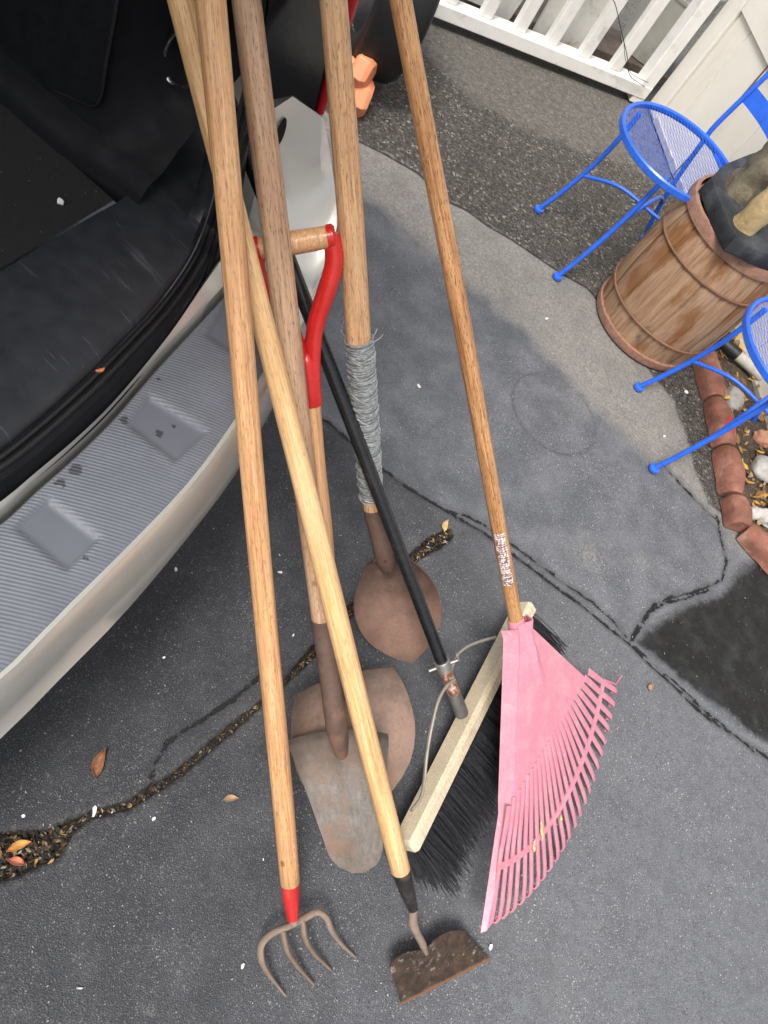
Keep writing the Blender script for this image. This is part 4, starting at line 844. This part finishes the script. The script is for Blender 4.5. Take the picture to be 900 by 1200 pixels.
BD = [onplane(*q, fp_(0, 0, .12), back) for q in ((560, 6), (596, 26), (634, 42), (672, 58))]
for k, (s, wd, z0, ti) in enumerate([(-(p-W0).dot(E1), w_, p.z, t_) for p, w_, t_ in zip(BD, (.07, .088, .098, .115), (.03, .09, -.02, .07))]):
    if wd: mb = MB(); mb.box(fp_(s, z0+.42, .13), E1*wd, back*.018, UP*.84+E1*ti, .002); mb.build('board', WOLD, bo, smooth=False)
mb = MB(); mb.box(fp_(.6, .30, .149), E1*.7, back*.018, UP*.06, .002); mb.build('rail', WOLD, bo, smooth=False)
DKW = plain('brown_plank', (.13, .10, .08), .7, 0, .3, 30, .001, 120)
mb = MB(); mb.box(fp_(.42, .05, .26), E1*1.2, back*.22, UP*.05, .004); tag(own(mb.build('plank', DKW, None, smooth=False), fp_(.42, .026, .26)), 'weathered brown plank lying under the bucket behind the fence', 'plank')
bk = at(754, 60, .076); buc = thing('bucket', 'off-white plastic bucket behind the white fence by the house corner', 'bucket', base(bk))
BUCK = plain('bucket_plastic', (.50, .49, .43), .42, 0, .08, 16, .0004, 90, (.36, .34, .28)); mb = MB()
mb.grid([[bk+Vector((r*math.cos(a), r*math.sin(a), z)) for r, z in ((.0, .0), (.118, 0), (.124, .006), (.142, .27), (.148, .272), (.150, .285), (.146, .286), (.150, .32), (.156, .322), (.156, .34), (.150, .345), (.143, .34), (.120, .02), (0, .02))] for a in np.linspace(0, 2*PI, 49)]); mb.build('body', BUCK, buc)
mb = MB(); mb.tube([bk+E1*.153*math.cos(a)+back*(-.02-.10*math.sin(a))+UP*(.30-.10*math.sin(a)) for a in np.linspace(0, PI, 24)], .0025, 8); mb.build('handle', STEEL, buc)
# ------------------------------------------------------------------ house wall
wl = thing('house_wall', 'cream painted board wall of a house behind the blue chairs', 'wall', base(W0+E1*.06))
into = E1                                    # into the house
def wp(s, z, d=0): return W0+E1*.06+E2*s+into*d+UP*z
WALLM = NT('cream_wall_paint'); v_ = WALLM.coord('World'); cc_ = WALLM.ramp(WALLM.noise(v_, 5, 6, .65), [(.3, (.70, .66, .585)), (.7, (.78, .745, .675))]); cc_ = WALLM.mix(WALLM.step(WALLM.noise(WALLM.coord('World', (1, 1, .15)), 16, 5, .7), .58, .75, 0, .4), cc_, (.58, .53, .45)); WALLM = WALLM.out(cc_, .6, 0, WALLM.bump(WALLM.noise(v_, 150, 4), .0006))
WL = 2.7
mb = MB()
edges = [.215, .60, .98, 1.36, 1.74, 2.12, 2.4, WL]
for a, b in zip([.1]+edges[:-1], edges): mb.box(wp((a+b)/2+.0015, .53, .03), E2*(b-a-.003), into*.02, UP*1.0, .0015)
body = mb.build('board_cladding', WALLM, wl, smooth=False)
mb = MB(); mb.box(wp(WL/2, 1.5, .06), E2*WL, into*.06, UP*3.0); mb.build('backing', WALLM, wl, smooth=False)
mb = MB(); mb.box(wp(.048, 1.5, .022), E2*.095, into*.03, UP*2.97, .003); mb.build('corner_board', WHITE, wl, smooth=False)
mb = MB(); zu = onplane(882, 38, wp(0, 0, .02), E1).z; mb.box(wp(WL/2+.05, zu+.86, .018), E2*(WL-.1), into*.02, UP*1.72, .004); upper = mb.build('upper_cladding', WALLM, wl, smooth=False)
mb = MB(); mb.box(wp(WL/2, .018, .028), E2*WL, into*.03, UP*.03, .003); DIRTY = plain('dirty_sill', (.42, .39, .34), .7, 0, .3, 20, .001, 100); mb.build('bottom_plate', DIRTY, wl, smooth=False)
# ------------------------------------------------------------------ small things by the wall
HOOKM = rusty('hook_iron', (.10, .09, .08), (.14, .08, .05), (.04, .03, .025), .5, .5, .4, 1, 40)
h0 = wp(.50, .004, -.05); mb = MB(); htop = h0+UP*.62-into*.0
mb.tube(spline([h0, h0+UP*.3+E2*.004, htop, htop+UP*.025+E2*.012, htop+UP*.032+E2*.035, htop+UP*.02+E2*.052, htop+E2*.055-UP*.015], 50), .0033, 8)
tag(own(mb.build('hook_stake', HOOKM), h0), 'thin rusty iron stake with a hooked top against the cream wall', 'hook')
cb0 = fp_(.02, .09, -.03); mb = MB(); mb.tube(spline([cb0, *[onplane(x, y, fp_(0, 0, -.04), back) for x, y in ((738, 88), (735, 66), (729, 40), (722, 8), (716, -20))], fp_(.2, .93, -.03)], 50), .0016, 6); mb.tube(spline([cb0+UP*.02, *[onplane(x, y, fp_(0, 0, -.04), back) for x, y in ((740, 86), (733, 70), (731, 46))]], 16), .0012, 6)
tag(own(mb.build('cable', RUBBER), cb0), 'thin black cable hanging down the end of the white fence', 'cable')
pa, pb = at(848, 402, .05), at(905, 452, .05); pdv = (pb-pa).normalized()
pip = thing('drain_pipe', 'dirty white pipe with black end cap at the foot of the wall', 'pipe', base(Vector((pa.x, pa.y, .025))))
mb = MB(); mb.tube([pa+pdv*.05, pa+pdv*.75], .019, 16); mb.build('tube', DIRTY, pip)
mb = MB(); mb.tube([pa-pdv*.02, pa-pdv*.018, pa+pdv*.062, pa+pdv*.065], [.020, .023, .023, .020], 16); mb.build('end_cap', RUBBER, pip)
# ------------------------------------------------------------------ planting bed with brick edging, stones and leaves
bedp = [(818, 412), (850, 520), (858, 590), (905, 655), (1000, 700), (1100, 520), (960, 420), (858, 395)]
bp = [at(*q, .0) for q in bedp]; mb = MB(); cb = sum(bp, Vector())/len(bp)
rows_ = []
for k in np.linspace(0, 1, 26):
    rr = []
    for i in range(64):
        s = i/64*len(bp); j = int(s); p = bp[j].lerp(bp[(j+1) % len(bp)], s-j); q = cb.lerp(p, k); h = .014*(1-k**6)+.012*mathutils.noise.noise(q*14)*(1-k**4)+.004; rr.append(Vector((q.x, q.y, max(.003, h))))
    rows_.append(rr)
mb.grid(rows_, closed=True); SOIL = NT('bed_soil'); v_ = SOIL.coord('World'); SOIL = SOIL.out(SOIL.ramp(SOIL.noise(v_, 90, 6, .75), [(.3, (.02, .015, .010)), (.55, (.08, .058, .04)), (.75, (.20, .16, .11))]), .9, 0, SOIL.bump(SOIL.noise(v_, 160, 5), .006)); tag(mb.build('bed_soil', SOIL), kind='structure')
def litter(name, n, place, smin, smax, stops, kind='stuff'):
    mb = MB()
    for _ in range(n):
        p, s = place(); s *= random.uniform(smin, smax); a = random.uniform(0, 2*PI); u = Vector((math.cos(a), math.sin(a), random.gauss(0, .3))).normalized(); vv = Vector((-math.sin(a), math.cos(a), random.gauss(0, .35))).normalized(); n2 = u.cross(vv); cr = random.uniform(-.3, .5); as_ = random.uniform(.22, .55)
        P_ = [p-u*s, p-u*s*.35+vv*s*as_+n2*s*cr*.6, p+u*s*.4+vv*s*as_*.8+n2*s*cr, p+u*s, p+u*s*.4-vv*s*as_*.8+n2*s*cr, p-u*s*.35-vv*s*as_+n2*s*cr*.6, p, p+u*s*.4]
        mz = min(q.z for q in P_); P_ = [q+UP*max(0, .0015-mz+p.z-.004) for q in P_]
        mb.add(P_, [(0, 1, 6), (0, 6, 5), (1, 2, 7, 6), (6, 7, 4, 5), (2, 3, 7), (7, 3, 4)])
    t = NT(name+'_colours'); r = t.n('ShaderNodeNewGeometry').outputs['Random Per Island']; v = t.coord('World'); c = t.ramp(r, stops); c = t.mix(.5, c, t.ramp(t.noise(v, 300, 4), [(.3, (.5, .5, .5)), (.7, (1.2, 1.2, 1.2))]), 'MULTIPLY')
    return tag(mb.build(name, t.out(c, .75), fix=False), kind=kind)
def in_bed():
    while True:
        x, y = random.uniform(815, 960), random.uniform(395, 660); p = at(x, y, .03)
        q = at(x, y, 0); k = inside(np.array([q.x]), np.array([q.y]), [(b.x, b.y) for b in bp])[0]
        if k: q.z = .016+random.random()*.02; return q, 1.
litter('fallen_leaves', 420, in_bed, .008, .026, [(0, (.10, .05, .02)), (.3, (.22, .11, .04)), (.55, (.46, .24, .05)), (.72, (.55, .33, .06)), (.86, (.30, .22, .13)), (1, (.48, .42, .30))])
def in_crack():
    i = random.choices(range(len(WPTS)-1), [(Vector(WPTS[i])-Vector(WPTS[i+1])).length*(WRAD[i]+WRAD[i+1]) for i in range(len(WPTS)-1)])[0]
    s = random.random(); r = WRAD[i]+(WRAD[i+1]-WRAD[i])*s; a = Vector((*WPTS[i], 0)).lerp(Vector((*WPTS[i+1], 0)), s); d = Vector((WPTS[i+1][0]-WPTS[i][0], WPTS[i+1][1]-WPTS[i][1], 0)).normalized(); o = random.gauss(0, .45)*r; o = max(-r*1.05, min(r*1.05, o))
    return a+Vector((-d.y, d.x, 0))*o+UP*(-.0145+random.random()*.013), (1. if r < .014 else 1.7)
litter('crack_litter', 2300, in_crack, .0012, .0052, [(0, (.006, .005, .005)), (.55, (.014, .011, .008)), (.70, (.06, .036, .018)), (.82, (.20, .11, .04)), (.90, (.32, .20, .08)), (.95, (.14, .13, .11)), (1, (.46, .41, .32))])
BRK = NT('red_edging'); v_ = BRK.coord('World'); c_b = BRK.ramp(BRK.noise(v_, 14, 6, .65), [(.3, (.13, .055, .038)), (.52, (.245, .098, .066)), (.75, (.38, .20, .145))]); c_b = BRK.mix(BRK.step(BRK.noise(v_, 9, 4, .6), .55, .68, 0, .6), c_b, (.42, .27, .21)); BRK = BRK.out(c_b, .8, 0, BRK.bump(BRK.noise(v_, 90, 6, .7), .004))
BRK2 = NT('edging_red_stain'); v_ = BRK2.coord('World'); c_b = BRK2.ramp(BRK2.noise(v_, 14, 6, .65), [(.3, (.13, .055, .038)), (.52, (.245, .098, .066)), (.75, (.38, .20, .145))]); pst = at(861, 495, .075); dst = BRK2.n('ShaderNodeVectorMath', {0: v_, 1: tuple(pst)}, operation='DISTANCE').outputs['Value']; c_b = BRK2.mix(BRK2.step(BRK2.m2('ADD', dst, BRK2.m2('MULTIPLY', BRK2.noise(v_, 60, 4), .02)), .05, .03, 0, .8), c_b, (.42, .03, .04)); BRK2 = BRK2.out(c_b, .75, 0, BRK2.bump(BRK2.noise(v_, 90, 6, .7), .004))
def edging(a, b, label, mat, wd=.078, h=.066):
    pa_, pb_ = at(*a, 0), at(*b, 0); d = (pb_-pa_); L = d.length+.001; d.normalize(); n = Vector((-d.y, d.x, 0)); c = (pa_+pb_)/2; rows_ = []
    for i in range(15):
        s = -1+2*i/14; e = (1-abs(s)**10); rr = []
        for j in range(13):
            an = PI*j/12; y = math.cos(an); z = math.sin(an)**.55; hh = h*(.80+.20*e)*(.93+.07*math.cos(s*PI*1.0)); rr.append(c+d*(s*L/2*(.97+.03*z))+n*(y*wd/2*(.86+.14*e))+UP*(z*hh+.001))
        rows_.append(rough(rr, .006, 18))
    for r in rows_:
        for p in r: p.z = max(p.z, .001)
    mb = MB(); mb.grid(rows_); mb.f += [tuple(range(13)), tuple(14*13+j for j in range(12, -1, -1))]
    o = tag(own(mb.build('edging_block', mat), c), label, 'edging block', 'red garden edging blocks'); return o
EDG = [((818, 418), (832, 472), 'red edging block nearest the barrel at the end of the row', BRK), ((833, 475), (844, 528), 'red edging block with a bright red stain on its side', BRK2), ((845, 531), (852, 585), 'red edging block between the stained one and the corner', BRK), ((853, 588), (860, 622), 'red edging block with pale worn face at the bed corner', BRK), ((866, 624), (912, 672), 'red edging block running off the right edge of the picture', BRK)]
for a, b, l, m_ in EDG: edging(a, b, l, m_)
def stone(p, sx, sy, sz, rz, label, mat, seed):
    rows_ = []
    for i in range(13):
        th = PI*i/12; rr = []
        for j in range(24):
            ph = 2*PI*j/24; q = Vector((math.sin(th)*math.cos(ph), math.sin(th)*math.sin(ph), math.cos(th))); k = 1+.25*mathutils.noise.noise(q*1.5+Vector((seed, 0, 0)))+.10*mathutils.noise.noise(q*4+Vector((seed, 5, 0))); q = q*k; rr.append(p+Matrix.Rotation(rz, 3, 'Z') @ Vector((q.x*sx, q.y*sy, (q.z+.75)*sz)))
        rows_.append(rr)
    mb = MB(); mb.grid(rows_, closed=True); tag(own(mb.build('stone', mat), p), label, 'stone', 'stones in the planting bed')
PALE = stone_mat('pale_stone', (.26, .24, .22), (.44, .42, .39), (.60, .58, .54), 18); TERRA = stone_mat('terracotta_stone', (.26, .10, .06), (.40, .19, .12), (.48, .27, .19), 18); GREYS = stone_mat('grey_stone', (.20, .19, .18), (.30, .285, .27), (.38, .37, .35), 16)
stone(at(893, 555, .012), .060, .045, .030, .4, 'large pale grey stone lying among leaves in the bed', PALE, 1); stone(at(880, 604, .012), .035, .022, .018, .9, 'small flat whitish stone close behind the corner edging block', PALE, 4.4)
stone(at(897, 612, .012), .045, .032, .022, .3, 'ridged cream stone at the right edge of the picture', PALE, 7.1); stone(at(889, 517, .016), .034, .03, .022, .2, 'rounded terracotta stone beside the rear chair foot', TERRA, 9.3); stone(at(857, 470, .01), .055, .035, .02, 1.9, 'flat smooth grey stone behind the stained edging block', GREYS, 12.)
# ------------------------------------------------------------------ tyre and dumbbells by the car
tc = at(421, 72, 0); TR = .30
axl = Vector((.80, .60, 0)).normalized(); tcc = tc+UP*(TR+.002); tfw = axl.cross(UP)
tyr = thing('car_wheel', 'black rubber car tyre standing upright behind the orange dumbbells', 'tyre', base(tc))
prT = [(r_1, y_1*.82) for r_1, y_1 in [(.19, -.085), (.22, -.10), (.265, -.108), (.288, -.095), (.298, -.075), (.300, -.03), (.300, .03), (.298, .075), (.288, .095), (.265, .108), (.22, .10), (.19, .085), (.185, 0), (.19, -.085)]]
mb = MB(); mb.grid([[tcc+axl*y+(UP*math.cos(a)+tfw*math.sin(a))*r for r, y in prT] for a in np.linspace(0, 2*PI, 65)]); mb.build('tyre', RUBBER, tyr)
mb = MB(); mb.grid([[tcc+axl*y+(UP*math.cos(a)+tfw*math.sin(a))*r for r, y in ((.19, -.07), (.196, .078), (.18, .08), (.165, .05), (.06, .045), (.05, .07), (.0, .07))] for a in np.linspace(0, 2*PI, 41)]); mb.build('rim', STEEL, tyr)
CORAL = plain('coral_vinyl', (.78, .28, .135), .5, 0, .08, 30, .0006, 160)
def dumbbell(c, axis, label):
    axis = axis.normalized(); u = axis.orthogonal().normalized(); u = (UP-axis*UP.dot(axis)).normalized(); v = axis.cross(u); hl = .058
    o = thing('dumbbell', label, 'dumbbell', base(c-UP*.05), 'orange hex dumbbells')
    for s in (-1, 1):
        mb = MB(); mb.grid([[c+axis*(s*x)+(u*math.cos(PI/6+PI/3*k)+v*math.sin(PI/6+PI/3*k))*r for k in range(6)]+[c+axis*(s*x)+(u*math.cos(PI/6)+v*math.sin(PI/6))*r] for x, r in ((hl, .001), (hl, .046), (hl+.010, .060), (hl+.045, .060), (hl+.060, .046), (hl+.063, .001))]); mb.build('weight_head', CORAL, o, smooth=False, bevel=.003)
    mb = MB(); mb.tube(spline([c+axis*x for x in (-.07, -.02, 0, .02, .07)], 16), [.017-.0*i for i in range(16)], 16); mb.build('grip', CORAL, o)
dg = at(421, 113, .052); dax = Vector((.62, .30, 0))
dumbbell(dg-dax.normalized()*.083, dax, 'orange hex dumbbell lying on the asphalt under another one')
du = atd(424, 82, (dg-CAM).dot(fw)-.06); dax2 = Vector((.72, .12, 0)); dumbbell(du-dax2.normalized()*.083, dax2, 'upper orange hex dumbbell resting on top of another one')
# ------------------------------------------------------------------ leaves and scraps lying about
def curled_leaf(p, L, wd, rz, curl, label, mat, name='dry_leaf'):
    rows_ = []
    for i in range(15):
        s = i/14; w_ = wd*math.sin(PI*min(1, s*1.05))**.8*(1 if s > .25 else s/.25*.9+.1)+.0006; rr = []
        for j in range(7):
            u = -1+2*j/6; q = Vector(((s-.5)*L, u*w_+.12*L*math.sin(s*2.6), curl*u*u*(.6+.4*s)+curl*.8*(s-.4)**2*3+.002)); rr.append(p+Matrix.Rotation(rz, 3, 'Z') @ q)
        rows_.append(rr)
    mb = MB(); mb.slab(rows_, .0004); return tag(own(mb.build(name, mat), p), label, 'leaf')
LEAFB = plain('dry_brown_leaf', (.24, .105, .045), .6, 0, .5, 120, .0006, 300); LEAFT = plain('tan_leaf', (.30, .20, .12), .65, 0, .3, 120, .0006, 300)
def ang(a, b): d = at(*b)-at(*a); return math.atan2(d.y, d.x)
curled_leaf(at(118, 897), .052, .0095, ang((108, 916), (121, 882)), .009, 'curled brown leaf on the asphalt near the bumper', LEAFB)
curled_leaf(at(269, 938), .030, .0055, ang((259, 938), (280, 937)), .004, 'small flat tan leaf left of the fork handle', LEAFT)
curled_leaf(at(761, 807), .022, .006, ang((758, 815), (764, 800)), .006, 'small folded tan leaf right of the pink rake', LEAFT)
curled_leaf(at(522, 618, .006), .036, .007, ang((516, 632), (524, 608)), .004, 'yellowish leaf stuck in the hole behind the broom', plain('yellow_leaf', (.55, .38, .16), .6, 0, .3, 100, .0006, 300))
curled_leaf(at(22, 994, .004), .038, .0065, ang((5, 1002), (60, 984)), .006, 'long orange leaf in the wide hole at the left', plain('orange_leaf', (.50, .24, .06), .6, 0, .4, 100, .0006, 300))
curled_leaf(at(18, 1012, .003), .030, .006, ang((0, 1000), (40, 1016)), .006, 'reddish leaf at the lower rim of the wide hole', plain('reddish_leaf', (.40, .14, .08), .6, 0, .4, 100, .0006, 300))
CHIP = plain('white_scrap', (.80, .80, .80), .5, 0, .05, 50, .0003, 300)
def scrap(p, L, wd, rz, label, mat=CHIP, name='paper_scrap', cat='scrap', grp='white scraps on the ground'):
    n = random.choice((5, 6, 7)); ph = random.random()*6; ring = [(math.cos(2*PI*i/n+ph)*L/2*random.uniform(.45, 1.2), math.sin(2*PI*i/n+ph)*wd/2*random.uniform(.45, 1.25)) for i in range(n)]; R_ = Matrix.Rotation(rz, 3, 'Z')
    up_ = [p+R_ @ Vector((x, y, .003+random.uniform(0, .0025))) for x, y in ring]; lo2 = [p+R_ @ Vector((x*.9, y*.9, .0005)) for x, y in ring]
    mb = MB(); mb.add(up_+lo2, [tuple(range(n)), tuple(range(2*n-1, n-1, -1))]+[(i, n+i, n+(i+1) % n, (i+1) % n) for i in range(n)]); return tag(own(mb.build(name, mat, None, smooth=False), p), label, cat, grp)
for q, L, wd, b, l in (((206, 668), .010, .006, (210, 676), 'white scrap on the dark asphalt beside the bumper edge'), ((328, 671), .011, .007, (334, 671), 'white square scrap between fork handle and hoe handle'), ((110, 951), .018, .007, (112, 942), 'white strip sticking up from the debris crack'), ((180, 960), .008, .005, (183, 955), 'white fleck just below the debris crack'),
    ((192, 771), .006, .005, (196, 771), 'small white fleck on dark asphalt above the forked crack'), ((343, 745), .007, .004, (345, 740), 'white fleck left of the brown shovel blade'), ((574, 1110), .012, .007, (575, 1104), 'white scrap between the hoe blade and the rake'), ((284, 1132), .012, .006, (286, 1125), 'white scrap left of the fork tines'), ((93, 1158), .014, .005, (99, 1158), 'white splash-shaped scrap near the bottom left corner'), ((27, 957), .008, .007, (31, 957), 'pale round pebble left of the debris crack'),
    ((272, 488), .006, .004, (275, 488), ''), ((640, 374), .012, .007, (644, 374), 'white chip on the old grey asphalt strip'), ((804, 460), .018, .014, (808, 460), 'round white bottle cap between the chair feet'), ((778, 512), .016, .010, (783, 509), 'white paper bit beside the front foot of the cropped chair'), ((490, 453), .014, .006, (494, 457), 'white droplet-shaped chip between the wire-wrapped shovel and the rake')):
    if l: scrap(at(*q), L, wd, ang(q, b), l)
scrap(at(70, 238, .669), .015, .010, .4, 'torn white paper scrap lying on the black cargo carpet', grp=None)
scrap(at(118, 435, .676), .014, .0045, ang((110, 436), (126, 434)), 'orange candy wrapper scrap on the black door sill', plain('orange_wrapper', (.62, .22, .10), .3, .2, .4, 300, .0006, 400), grp=None)
# grit scattered loosely everywhere in view
def anywhere():
    p = at(random.uniform(-20, 920), random.uniform(100, 1220), 0); return Vector((p.x, p.y, .0015)), 1.
litter('ground_grit', 1500, anywhere, .0008, .0026, [(0, (.10, .08, .06)), (.4, (.26, .22, .17)), (.7, (.42, .40, .37)), (1, (.66, .64, .60))])
print('built', len(bpy.data.objects), 'objects')
